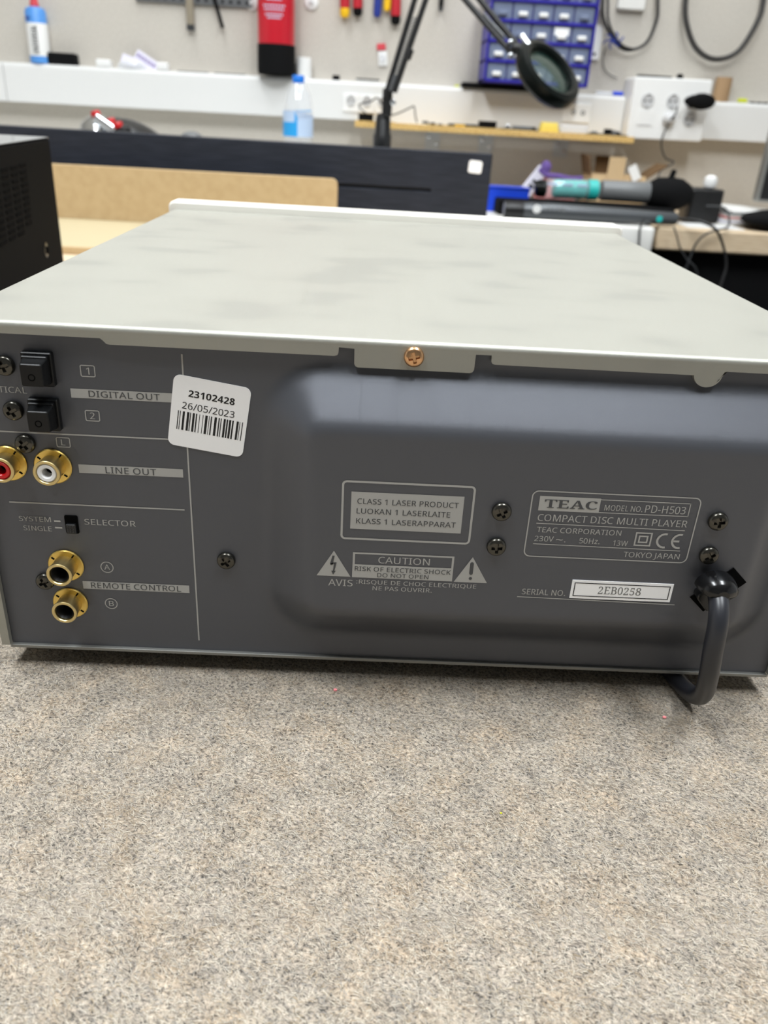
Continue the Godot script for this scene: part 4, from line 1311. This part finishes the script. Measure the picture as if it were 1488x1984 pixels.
func build_shelf_things() -> void:
	var t := thing("wooden_shelf", "narrow particle-board shelf under the white trunking", "shelf", Vector3(0.28, 0.146, -2.15))
	var s := st_new()
	box(s, Vector3(0, 0.0075, 0.075), Vector3(0.712, 0.0150, 0.150), 0.001)
	obj("board", s, M.chip, t)
	for x in [0.135, 0.283, 0.493]:
		var b := thing("shelf_bracket", {0.135: "grey shelf bracket nearest the lamp post", 0.283: "grey middle bracket under the wooden shelf", 0.493: "grey bracket under the wooden shelf nearest the cardboard box"}[x], "bracket", Vector3(x, 0.146, -2.2), "brackets under the shelf")
		s = st_new()
		box(s, Vector3(0, -0.024, 0.002), Vector3(0.040, 0.048, 0.003), 0.0005)
		obj("wall_plate", s, M.bracket_grey, b)
		s = st_new()
		box(s, Vector3(0, -0.0018, 0.085), Vector3(0.030, 0.003, 0.165), 0.0005)
		obj("arm", s, M.bracket_grey, b)
		for p in [[-0.010, -0.016], [0.010, -0.032]]:
			s = st_new()
			lathe(s, [Vector2(0.0042, 0.003), Vector2(0.0036, 0.0052), Vector2(0.001, 0.006)], 14, Transform3D(Basis(), Vector3(p[0], p[1], 0)))
			obj("screw", s, M.chrome, b)
	var y := 0.161
	s = st_new()
	rprism(s, 0.038, 0.017, 0.002, -2.075, -2.03, 0.001, Transform3D(Basis(), Vector3(-0.049, y + 0.0085, 0)))
	tag(obj("black_adapter", s, M.black_matt), "small black adapter box at the left end of the wooden shelf", "adapter")
	s = st_new()
	box(s, Vector3(0.066, y + 0.001, -2.045), Vector3(0.082, 0.002, 0.05), 0.0, Transform3D(Basis(), Vector3.ZERO))
	tag(obj("paper_slip", s, M.white), "white paper slip on the wooden shelf right of the lamp post", "paper")
	t = thing("coiled_lead", "loose thin black lead arching over the left end of the wooden shelf", "lead")
	s = st_new()
	tube(s, [Vector3(-0.05, y + 0.017, -2.05), Vector3(-0.068, 0.196, -2.04), Vector3(-0.040, 0.205, -2.03), Vector3(-0.02, 0.214, -2.02), Vector3(0.0, 0.185, -2.0)], 0.0016, 8, 6)
	obj("wire", s, M.black_matt, t)
	s = st_new()
	tube(s, [Vector3(-0.01, 0.170, -2.0), Vector3(0.03, 0.182, -2.01), Vector3(0.062, 0.197, -2.02), Vector3(0.072, 0.200, -2.03), Vector3(0.077, 0.178, -2.03), Vector3(0.082, y + 0.003, -2.03)], 0.0016, 8, 6)
	obj("wire", s, M.black_matt, t)
	for e in [[0.104, 0.016, 0.008, 0], [0.123, 0.014, 0.006, 1], [0.142, 0.012, 0.004, 2]]:
		s = st_new()
		box(s, Vector3(e[0], y + e[2] / 2, -2.045), Vector3(e[1], e[2], 0.02), 0.0015)
		tag(obj("dark_part", s, M.charcoal), "small dark part on the wooden shelf, %s in the row between lamp and black stick" % ["leftmost", "middle", "rightmost"][int(e[3])], "part", "small dark parts on the shelf")
	s = st_new()
	rod(s, Vector3(0.163, y + 0.003, -2.04), Vector3(0.240, y + 0.0035, -2.05), 0.003)
	tag(obj("black_stick", s, M.black_matt), "thin black stick lying left of the black box on the shelf", "stick")
	s = st_new()
	box(s, Vector3(0.190, y + 0.0025, -2.012), Vector3(0.026, 0.004, 0.012), 0.001)
	tag(obj("ochre_chip", s, M.handle_yellow), "flat ochre chip at the front edge of the wooden shelf", "chip")
	s = st_new()
	rprism(s, 0.043, 0.016, 0.002, -2.075, -2.035, 0.001, Transform3D(Basis(), Vector3(0.265, y + 0.0085, 0)))
	tag(obj("black_box", s, M.black_matt), "small black box at the middle of the wooden shelf", "box")
	var board := func(cx: float, w: float, label: String, chips: Array):
		var u := thing("circuit_board", label, "circuit board", Vector3(cx, y, -2.045))
		var q := st_new()
		box(q, Vector3(0, 0.0015, 0), Vector3(w, 0.003, 0.04), 0.0004)
		obj("board", q, M.charcoal, u)
		for c in chips:
			q = st_new()
			box(q, Vector3(c[0], 0.003 + c[2] / 2, c[3]), Vector3(c[1], c[2], 0.014), 0.0008)
			obj("component", q, [M.black_matt, M.grey_metal, M.chrome][c[4]], u)
	board.call(0.349, 0.090, "dark circuit board on the shelf left of the yellow block", [[-0.034, 0.010, 0.008, 0.004, 2], [0.005, 0.050, 0.007, 0.0, 1], [0.036, 0.010, 0.006, 0.0, 0]])
	board.call(0.572, 0.106, "dark circuit board at the right end of the wooden shelf", [[-0.03, 0.014, 0.005, 0.0, 1], [0.004, 0.018, 0.012, 0.004, 0], [0.022, 0.010, 0.010, 0.0, 1], [0.032, 0.008, 0.007, 0.0, 0]])
	s = st_new()
	var rings := []
	for e in [[0.0, 1.0], [0.003, 1.02], [0.020, 0.86], [0.022, 0.82]]: rings.append(ring3(rrect(0.047 * e[1], 0.034 * e[1], 0.003), e[0], up_at(Vector3(0.420, y, -2.03))))
	loft(s, rings, true, true, false, 50.0)
	tag(obj("yellow_sponge", s, M.yellow), "yellow sponge block on the wooden shelf", "sponge")
	s = st_new()
	rprism(s, 0.072, 0.019, 0.004, -2.07, -2.025, 0.002, Transform3D(Basis(), Vector3(0.486, y + 0.0095, 0)))
	tag(obj("clear_box", s, M.frosted), "frosted clear box right of the yellow sponge", "box")

func build_lamp() -> void:
	var t := thing("magnifier_lamp", "black jointed magnifier lamp clamped to the bench", "lamp")
	var s := st_new()
	lathe(s, [Vector2(0.024, -0.0095), Vector2(0.024, 0.01), Vector2(0.0195, 0.016), Vector2(0.0195, 0.105), Vector2(0.0205, 0.110), Vector2(0.0205, 0.135), Vector2(0.018, 0.140), Vector2(0.0165, 0.172), Vector2(0.012, 0.181)], 28, up_at(Vector3(-0.006, 0, -1.75)))
	obj("clamp_post", s, M.black_soft, t)
	s = st_new()
	box(s, Vector3(0.001, 0.202, -1.735), Vector3(0.022, 0.056, 0.020), 0.003, Transform3D(Basis(), Vector3.ZERO))
	var hb := obj("lower_joint", s, M.black, t)
	for p in [Vector3(0.014, 0.203, -1.722), Vector3(0.009, 0.226, -1.722)]:
		s = st_new()
		lathe(s, [Vector2(0.006, -0.006), Vector2(0.006, 0.002), Vector2(0.004, 0.004)], 16, Transform3D(Basis(), p))
		obj("joint_screw", s, M.chrome if p.y < 0.21 else M.black, hb)
	var el := Vector3(0.080, 0.468, -1.72)
	s = st_new()
	rod(s, Vector3(-0.004, 0.212, -1.725), el + Vector3(-0.012, 0, -0.004), 0.0062)
	obj("lower_rod", s, M.black, t)
	s = st_new()
	rod(s, Vector3(0.015, 0.222, -1.715), el + Vector3(0.012, -0.004, 0.004), 0.0062)
	obj("lower_rod", s, M.black, t)
	s = st_new()
	var dir: Vector3 = (el - Vector3(0.005, 0.22, -1.72)).normalized()
	rod(s, Vector3(0.007, 0.225, -1.72) + dir * 0.0, Vector3(0.007, 0.225, -1.72) + dir * 0.03, 0.005)
	var pts := []
	for k in 121:
		var u := k / 120.0
		var p: Vector3 = Vector3(0.012, 0.24, -1.718) + dir * (u * 0.13)
		pts.append(p + Vector3(cos(u * TAU * 20), 0.15 * sin(u * TAU * 20), sin(u * TAU * 20)) * 0.0042)
	tube(s, pts, 0.0012, 5, 1)
	obj("spring", s, M.steel, t)
	s = st_new()
	rod(s, Vector3(0.038, 0.286, -1.714), Vector3(0.045, 0.306, -1.714), 0.0085)
	obj("collar", s, M.black, t)
	s = st_new()
	box(s, el, Vector3(0.044, 0.028, 0.026), 0.004)
	obj("elbow", s, M.black, t)
	var h := Vector3(0.257, 0.3145, -1.67)
	s = st_new()
	rod(s, el + Vector3(0.0, -0.008, 0.006), h + Vector3(-0.006, -0.006, 0), 0.0062)
	obj("upper_rod", s, M.black, t)
	s = st_new()
	rod(s, el + Vector3(0.020, 0.004, 0.010), h + Vector3(0.007, 0.007, 0), 0.0062)
	obj("upper_rod", s, M.black, t)
	s = st_new()
	rod(s, Vector3(0.19, 0.374, -1.687), Vector3(0.235, 0.336, -1.676), 0.0035)
	obj("tension_bar", s, M.steel, t)
	# head
	var c := Vector3(0.331, 0.272, -1.65)
	var vr := Vector3(0.99855, 0.0536, 0.00494)
	var vu := Vector3(-0.04577, 0.89376, -0.4462)
	var vv := (Vector3(-0.01449, 0.17844, 0.2389) - c).normalized()
	var u := (vr * 0.672 - vu * 0.74).normalized()
	u = (u - vv * u.dot(vv)).normalized()
	var m := u.cross(vv) * -1.0
	if m.dot(vu) < 0.0: m = -m
	var n := (vv * 0.43 + m * 0.90).normalized()
	var b := Basis(u, n.cross(u), n)
	var hx := Transform3D(b, c)
	s = st_new()
	lathe(s, [Vector2(0.056, -0.022), Vector2(0.070, -0.020), Vector2(0.0775, -0.010), Vector2(0.0785, 0.004), Vector2(0.075, 0.012), Vector2(0.064, 0.015), Vector2(0.057, 0.012), Vector2(0.0555, 0.002), Vector2(0.0555, -0.020)], 56, hx, false)
	var head := obj("lamp_head", s, M.ring_black, t)
	s = st_new()
	lathe(s, [Vector2(0.0565, -0.001), Vector2(0.050, 0.0035), Vector2(0.038, 0.007), Vector2(0.024, 0.0095), Vector2(0.010, 0.0106), Vector2(0.0005, 0.0108)], 48, hx, false)
	obj("lens", s, M.lens, head)
	s = st_new()
	lathe(s, [Vector2(0.0563, -0.008), Vector2(0.040, -0.0085), Vector2(0.0005, -0.009)], 48, hx, false)
	obj("lens", s, M.lens, head)
	s = st_new()
	var k0 := c - u * 0.082
	rod(s, h + Vector3(-0.002, 0.0, 0.0), k0 + u * 0.012, 0.012, 0.010)
	obj("head_joint", s, M.black, t)
	s = st_new()
	rod(s, h + Vector3(0.012, 0.024, 0.006), k0 + u * 0.016 + n * 0.010, 0.0065)
	obj("head_lever", s, M.chrome, t)
	for p in [h + Vector3(-0.009, 0.010, 0.010), h + Vector3(-0.006, -0.014, 0.010)]:
		s = st_new()
		lathe(s, [Vector2(0.0055, -0.006), Vector2(0.0055, 0.002), Vector2(0.003, 0.004)], 14, Transform3D(Basis(), p))
		obj("joint_screw", s, M.chrome, t)

func build_bench_things() -> void:
	var top := -0.0095
	var s := st_new()
	var t: Node3D
	# water bottle
	t = thing("water_bottle", "clear plastic water bottle with a blue cap and label", "bottle", Vector3(-0.2095, top, -1.9))
	s = st_new()
	lathe(s, [Vector2(0.030, 0.0), Vector2(0.0345, 0.004), Vector2(0.0355, 0.02), Vector2(0.0345, 0.05), Vector2(0.0358, 0.09), Vector2(0.0345, 0.115), Vector2(0.0355, 0.125), Vector2(0.0355, 0.188), Vector2(0.0340, 0.200), Vector2(0.0285, 0.222), Vector2(0.019, 0.238), Vector2(0.0125, 0.244), Vector2(0.0120, 0.250)], 40, up_at(Vector3.ZERO))
	obj("bottle_body", s, M.clear, t)
	s = st_new()
	lathe(s, [Vector2(0.0135, 0.243), Vector2(0.0142, 0.245), Vector2(0.0140, 0.257), Vector2(0.0125, 0.2595)], 28, up_at(Vector3.ZERO))
	obj("cap", s, M.cap_blue, t)
	var band := func(a0: float, a1: float, y0: float, y1: float, y2: float, m: Material):
		var q := st_new()
		q.set_smooth_group(1)
		for k in 20:
			var u0 := lerpf(a0, a1, k / 20.0)
			var u1 := lerpf(a0, a1, (k + 1) / 20.0)
			var p := func(a: float, y: float) -> Vector3: return Vector3(sin(a) * 0.0361, y, cos(a) * 0.0361)
			quad(q, p.call(u0, y0), p.call(u1, y0), p.call(u1, lerpf(y1, y2, (k + 1) / 20.0)), p.call(u0, lerpf(y1, y2, k / 20.0)))
		obj("paper_label", q, m, t)
	band.call(-PI, 0.05, 0.129, 0.160, 0.160, M.label_cyan)
	band.call(-PI, -0.15, 0.1602, 0.186, 0.182, M.label_pale)
	band.call(0.05, PI, 0.129, 0.165, 0.184, M.label_pale)
	band.call(-0.15, 1.1, 0.1842, 0.1846, 0.1875, M.label_cyan)
	band.call(-0.15, 0.05, 0.1602, 0.184, 0.170, M.label_cyan)
	# chrome appliance with red buttons, mostly hidden by the black panel
	t = thing("chrome_appliance", "dark grey and chrome appliance with red buttons behind the black board", "appliance", Vector3(-0.57, top, -1.77))
	s = st_new()
	var rings := []
	for k in 13:
		var u := k / 12.0
		var x := lerpf(-0.108, 0.112, u)
		var h := 0.150 * sqrt(maxf(0.02, 1.0 - pow((u - 0.34) / 0.68, 2.0))) if u > 0.34 else 0.150 * sqrt(maxf(0.03, 1.0 - pow((0.34 - u) / 0.40, 3.0)))
		var ring := PackedVector3Array()
		for i in 24:
			var a := TAU * i / 24
			ring.append(Vector3(x, maxf(0.0, h * 0.5 + cos(a) * h * 0.5), sin(a) * 0.075 * (0.4 + 0.6 * h / 0.15)))
		rings.append(ring)
	loft(s, rings, true, true, false, 70.0)
	obj("body", s, M.black_soft, t)
	s = st_new()
	loft_blob(s, [[0.06, 0.044, 0.055], [0.11, 0.041, 0.052], [0.135, 0.030, 0.042], [0.152, 0.012, 0.02]], Vector3(-0.070, 0, 0.038), 1)
	obj("chrome_cover", s, M.chrome, t)
	s = st_new()
	rod(s, Vector3(-0.060, 0.147, 0.07), Vector3(-0.012, 0.122, 0.085), 0.011)
	obj("chrome_bar", s, M.chrome, t)
	s = st_new()
	rod(s, Vector3(-0.005, 0.126, 0.080), Vector3(0.010, 0.118, 0.09), 0.016)
	obj("dark_joint", s, M.black, t)
	for p in [Vector3(-0.064, 0.158, 0.06), Vector3(-0.030, 0.145, 0.07), Vector3(-0.009, 0.139, 0.088)]:
		s = st_new()
		lathe(s, [Vector2(0.010, -0.008), Vector2(0.0105, 0.0), Vector2(0.009, 0.003), Vector2(0.004, 0.004)], 18, Transform3D(Basis(Vector3.RIGHT, -PI / 2) * Basis(Vector3.UP, -0.3), p))
		obj("red_button", s, M.red, t)
	s = st_new()
	rod(s, Vector3(0.01, 0.112, 0.085), Vector3(0.038, 0.098, 0.085), 0.006)
	obj("chrome_bar", s, M.chrome, t)
	s = st_new()
	lathe(s, [Vector2(0.028, 0), Vector2(0.027, 0.11), Vector2(0.022, 0.124), Vector2(0.012, 0.130), Vector2(0.003, 0.131)], 24, up_at(Vector3(-0.437, top, -1.76)))
	tag(obj("grey_canister", s, M.grey_metal), "grey domed canister just right of the chrome appliance", "canister")
	# behind the panel's right end
	t = thing("blue_bin", "bright blue plastic bin behind the right end of the black board", "bin", Vector3(0.29, top, -1.77))
	s = st_new()
	box(s, Vector3(0, 0.002, 0), Vector3(0.095, 0.004, 0.08), 0.001)
	box(s, Vector3(0, 0.026, 0.039), Vector3(0.095, 0.052, 0.003), 0.001)
	box(s, Vector3(0, 0.026, -0.039), Vector3(0.095, 0.052, 0.003), 0.001)
	for x in [-0.046, 0.046]: box(s, Vector3(x, 0.026, 0), Vector3(0.003, 0.052, 0.08), 0.001)
	obj("tub", s, M.bin_blue, t)
	s = st_new()
	box(s, Vector3(0, 0.0535, 0.041), Vector3(0.098, 0.004, 0.006), 0.001)
	obj("rim", s, M.bin_blue, t)
	# lying black styling wand
	t = thing("hot_air_wand", "long black wand with a white round badge lying at the bench edge", "wand", Vector3(0, 0, -1.615))
	var a := Vector3(0.266, 0.0075, 0)
	var b := Vector3(0.648, 0.0075, 0)
	s = st_new()
	lathe(s, [Vector2(0.0155, 0.0), Vector2(0.0168, 0.003), Vector2(0.0168, 0.045), Vector2(0.0172, 0.048), Vector2(0.0178, 0.10), Vector2(0.0165, 0.20), Vector2(0.0140, 0.32), Vector2(0.0132, 0.378), Vector2(0.011, 0.382)], 28, along(a, b))
	obj("barrel", s, M.wand, t)
	s = st_new()
	lathe(s, [Vector2(0.0172, 0.0005), Vector2(0.0174, 0.002), Vector2(0.0174, 0.040), Vector2(0.017, 0.042)], 28, along(a, b), false)
	obj("end_ring", s, M.black, t)
	s = st_new()
	lathe(s, [Vector2(0.0088, 0.0), Vector2(0.0088, 0.0015), Vector2(0.006, 0.002)], 22, Transform3D(Basis(), Vector3(0.335, 0.013, 0.0162)))
	obj("badge", s, M.white, t)
	s = st_new()
	for k in 5: box(s, Vector3(0.354 + k * 0.010, 0.013, 0.0166), Vector3([0.004, 0.006, 0.003, 0.007, 0.006][k], 0.010, 0.001))
	obj("printed_marks", s, M.grey_metal, t)
	s = st_new()
	lathe(s, [Vector2(0.0068, 0.0), Vector2(0.0068, 0.0015), Vector2(0.005, 0.002)], 20, Transform3D(Basis(), Vector3(0.606, 0.0065, 0.0125)))
	obj("button", s, M.teal, t)
	s = st_new()
	box(s, Vector3(0.46, 0.0065, -1.715), Vector3(0.40, 0.032, 0.10), 0.003)
	tag(obj("flat_case", s, M.black_matt), "flat black case under the clear teal bottle on the bench", "case")
	# lying clear bottle with teal contents, joined to a grey torch
	t = thing("teal_bottle", "clear bottle with teal contents lying behind the black wand", "bottle", Vector3(0, 0.0465, -1.725))
	var c0 := Vector3(0.368, 0, 0)
	var c1 := Vector3(0.496, 0.003, 0)
	s = st_new()
	lathe(s, [Vector2(0.012, 0.0), Vector2(0.0205, 0.006), Vector2(0.0215, 0.012), Vector2(0.0215, 0.122), Vector2(0.019, 0.127)], 32, along(c0, c1))
	obj("tube", s, M.clear, t)
	s = st_new()
	lathe(s, [Vector2(0.016, 0.022), Vector2(0.0195, 0.026), Vector2(0.0195, 0.094), Vector2(0.016, 0.098)], 28, along(c0, c1))
	obj("contents", s, M.teal, t)
	s = st_new()
	lathe(s, [Vector2(0.0205, 0.100), Vector2(0.0222, 0.102), Vector2(0.0222, 0.122), Vector2(0.0205, 0.124)], 28, along(c0, c1))
	obj("end_band", s, M.teal, t)
	s = st_new()
	lathe(s, [Vector2(0.010, -0.020), Vector2(0.016, -0.018), Vector2(0.019, -0.010), Vector2(0.019, 0.004), Vector2(0.015, 0.006)], 28, along(c0, c1))
	obj("cap", s, M.ring_black, t)
	s = st_new()
	for k in 3: box(s, Vector3(0.384 + 0.034 * k, 0.012, 0.0205), Vector3(0.024, 0.005, 0.001))
	obj("printed_marks", s, M.label_pale, t)
	t = thing("grey_torch", "grey metal cylinder with a black head lying right of the teal bottle", "torch", Vector3(0, 0.0495, -1.725))
	var d0 := Vector3(0.499, 0, 0)
	var d1 := Vector3(0.720, 0.001, 0)
	s = st_new()
	lathe(s, [Vector2(0.020, 0.0), Vector2(0.0222, 0.003), Vector2(0.0226, 0.060), Vector2(0.0235, 0.112), Vector2(0.022, 0.116)], 36, along(d0, d1))
	obj("barrel", s, M.grey_metal, t)
	s = st_new()
	lathe(s, [Vector2(0.0235, 0.110), Vector2(0.027, 0.116), Vector2(0.034, 0.128), Vector2(0.036, 0.160), Vector2(0.033, 0.185), Vector2(0.022, 0.204), Vector2(0.012, 0.212)], 36, along(d0, d1))
	obj("head", s, M.black_matt, t)
	s = st_new()
	rod(s, Vector3(0.655, 0.030, 0.0), Vector3(0.660, 0.052, 0.0), 0.007, 0.006)
	obj("knob", s, M.black_matt, t)
	s = st_new()
	rprism(s, 0.075, 0.075, 0.006, -1.79, -1.72, 0.005, Transform3D(Basis(), Vector3(0.747, 0.0280, 0)))
	tag(obj("black_charger", s, M.black), "black square charger block right of the torch head", "charger")
	s = st_new()
	lathe(s, [Vector2(0.006, 0.0), Vector2(0.013, 0.003), Vector2(0.0155, 0.012), Vector2(0.0135, 0.023), Vector2(0.006, 0.028)], 22, up_at(Vector3(0.757, 0.0655, -1.75)))
	tag(obj("white_bulb", s, M.white), "small white bulb-shaped cap on the black charger block", "cap")
	# soft bags and carton behind
	t = thing("tag_strap", "pale grey strap with dark lettering marks leaning behind the teal bottle", "strap", Vector3(0.345, top, -1.95))
	s = st_new()
	box(s, Vector3(0.0, 0.05, 0.0), Vector3(0.032, 0.115, 0.008), 0.003, Transform3D(Basis(Vector3.BACK, -0.62), Vector3.ZERO))
	obj("webbing", s, M.lilac, t)
	s = st_new()
	for k in 4: box(s, Vector3(0.002, 0.03 + k * 0.013, 0.005), Vector3(0.014, 0.008, 0.001), 0.0, Transform3D(Basis(Vector3.BACK, -0.62), Vector3.ZERO))
	obj("printed_marks", s, M.charcoal, t)
	s = st_new()
	loft_blob(s, [[0.0, 0.008, 0.01], [0.008, 0.014, 0.012], [0.018, 0.012, 0.012], [0.026, 0.005, 0.006]], Vector3(0.066, 0.080, 0.0), 1)
	obj("knot", s, M.purple, t)
	t = thing("soft_bag", "crumpled rose and purple bag behind the teal bottle", "bag", Vector3(0.445, top, -1.97))
	s = st_new()
	loft_blob(s, [[-0.050, 0.030, 0.020], [-0.040, 0.040, 0.026], [-0.010, 0.036, 0.030], [0.020, 0.030, 0.030], [0.048, 0.026, 0.026], [0.060, 0.018, 0.018]], Vector3(0, 0.040, 0.0))
	obj("pouch", s, M.rose, t)
	s = st_new()
	tube(s, [Vector3(-0.05, 0.085, 0.02), Vector3(-0.03, 0.074, 0.028), Vector3(0.0, 0.072, 0.03), Vector3(0.03, 0.068, 0.03), Vector3(0.06, 0.07, 0.026)], 0.006, 8, 5)
	obj("drawstring", s, M.purple, t)
	t = thing("small_carton", "small open brown cardboard box behind the grey torch", "box", Vector3(0.605, top, -2.02))
	s = st_new()
	box(s, Vector3(0, 0.001, 0), Vector3(0.14, 0.003, 0.10))
	box(s, Vector3(0, 0.040, 0.049), Vector3(0.14, 0.080, 0.003))
	box(s, Vector3(0, 0.040, -0.049), Vector3(0.14, 0.080, 0.003))
	for x in [-0.0685, 0.0685]: box(s, Vector3(x, 0.040, 0), Vector3(0.003, 0.080, 0.10))
	obj("body", s, M.card_light, t)
	for e in [[Vector3(-0.072, 0.080, 0), Basis(Vector3.BACK, 0.25), Vector3(0.003, 0.045, 0.09), Vector3(0, 0.022, 0)], [Vector3(0.072, 0.075, 0), Basis(Vector3.BACK, -0.95), Vector3(0.003, 0.065, 0.09), Vector3(0, 0.028, 0)], [Vector3(-0.005, 0.080, -0.049), Basis(Vector3.RIGHT, -0.2), Vector3(0.07, 0.042, 0.003), Vector3(0, 0.020, 0)]]:
		s = st_new()
		box(s, e[3], e[2], 0.0, Transform3D(e[1], e[0]))
		obj("flap", s, M.card_dark, t)
	s = st_new()
	box(s, Vector3(-0.012, 0.098, 0.046), Vector3(0.042, 0.060, 0.003), 0.0, Transform3D(Basis(Vector3.RIGHT, 0.1), Vector3(0, 0, 0)))
	obj("flap", s, M.card_light, t)
	s = st_new()
	box(s, Vector3.ZERO, Vector3(0.022, 0.038, 0.002), 0.0, Transform3D(Basis(Vector3.BACK, 0.55), Vector3(0.642, 0.079, -1.966)))
	tag(obj("white_slip", s, M.white), "white paper slip leaning on the brown cardboard box", "paper")
	# right end: papers, bag, monitor
	t = thing("magazine_stack", "stack of loose pale magazines at the right end of the wooden bench", "magazines", Vector3(0.90, -0.010, -1.80))
	for k in 7:
		s = st_new()
		var rr := []
		for i in 9:
			var u := i / 8.0
			var y := 0.003 + k * 0.0045 + 0.010 * sin(u * 3.0 + k * 0.4) * u
			rr.append(PackedVector3Array([Vector3(-0.12 + u * 0.26 + k * 0.004, y, 0.10), Vector3(-0.12 + u * 0.26 + k * 0.004, y + 0.003, 0.10), Vector3(-0.12 + u * 0.26 + k * 0.004, y + 0.003, -0.10), Vector3(-0.12 + u * 0.26 + k * 0.004, y, -0.10)]))
		loft(s, rr, true, true, true)
		obj("magazine", s, [M.laminate, M.lilac, M.white, M.rose, M.laminate, M.grey_metal, M.white][k], t)
	s = st_new()
	box(s, Vector3(0.742, -0.0085, -1.665), Vector3(0.13, 0.002, 0.09), 0.0, Transform3D(Basis(), Vector3.ZERO))
	tag(obj("loose_paper", s, M.white), "loose white paper on the wooden bench under the black cables", "paper")
	s = st_new()
	loft_blob(s, [[-0.07, 0.004, 0.02], [-0.055, 0.012, 0.04], [-0.02, 0.020, 0.05], [0.02, 0.024, 0.05], [0.06, 0.020, 0.045], [0.085, 0.008, 0.03]], Vector3(0.885, 0.012, -1.66))
	tag(obj("black_pouch", s, M.black_matt), "limp black pouch in front of the magazines", "pouch")
	t = thing("monitor", "dark monitor with a light edge at the right border above the magazines", "monitor", Vector3(1.09, -0.010, -1.80))
	s = st_new()
	box(s, Vector3(0, 0.195, 0), Vector3(0.40, 0.29, 0.03), 0.004)
	obj("housing", s, M.steel_edge, t)
	s = st_new()
	box(s, Vector3(0, 0.195, 0.0152), Vector3(0.388, 0.278, 0.002), 0.0005)
	obj("screen", s, M.black, t)
	s = st_new()
	box(s, Vector3(0.12, 0.03, -0.01), Vector3(0.05, 0.06, 0.02), 0.002)
	box(s, Vector3(0.12, 0.004, 0.0), Vector3(0.20, 0.008, 0.14), 0.002)
	obj("stand", s, M.black_matt, t)
	# cables over the bench edge
	cord_thing("hanging_cable", [Vector3(0.645, 0.008, -1.615), Vector3(0.668, 0.010, -1.59), Vector3(0.690, 0.008, -1.572), Vector3(0.717, -0.004, -1.560), Vector3(0.743, -0.040, -1.560), Vector3(0.756, -0.078, -1.556), Vector3(0.752, -0.111, -1.55), Vector3(0.74, -0.18, -1.54), Vector3(0.735, -0.30, -1.53), Vector3(0.74, -0.5, -1.52), Vector3(0.74, -0.755, -1.5)], 0.0030, M.black, "thick black cable from the wand hanging over the wooden bench edge")
	cord_thing("hanging_cable", [Vector3(0.745, 0.030, -1.716), Vector3(0.775, 0.030, -1.68), Vector3(0.772, 0.006, -1.63), Vector3(0.751, -0.003, -1.59), Vector3(0.735, -0.006, -1.583), Vector3(0.712, -0.014, -1.582), Vector3(0.694, -0.032, -1.584), Vector3(0.686, -0.066, -1.588), Vector3(0.67, -0.2, -1.588), Vector3(0.66, -0.5, -1.58), Vector3(0.68, -0.757, -1.55)], 0.0022, M.charcoal, "thinner grey cable from the charger hanging over the wooden bench edge")
	cord_thing("hanging_cable", [Vector3(0.63, -0.004, -1.573), Vector3(0.640, -0.022, -1.571), Vector3(0.653, -0.047, -1.571), Vector3(0.673, -0.070, -1.572), Vector3(0.702, -0.097, -1.572), Vector3(0.72, -0.18, -1.58), Vector3(0.725, -0.4, -1.59), Vector3(0.72, -0.757, -1.59)], 0.0018, M.charcoal, "thin cable under the wooden bench edge crossing behind the others")
	cord_thing("hanging_cable", [Vector3(0.570, 0.004, -1.598), Vector3(0.561, 0.000, -1.575), Vector3(0.5565, -0.010, -1.568), Vector3(0.560, -0.038, -1.568), Vector3(0.565, -0.09, -1.568), Vector3(0.57, -0.3, -1.56), Vector3(0.55, -0.757, -1.45)], 0.0019, M.black, "thin black cable hanging before the pale bench end")
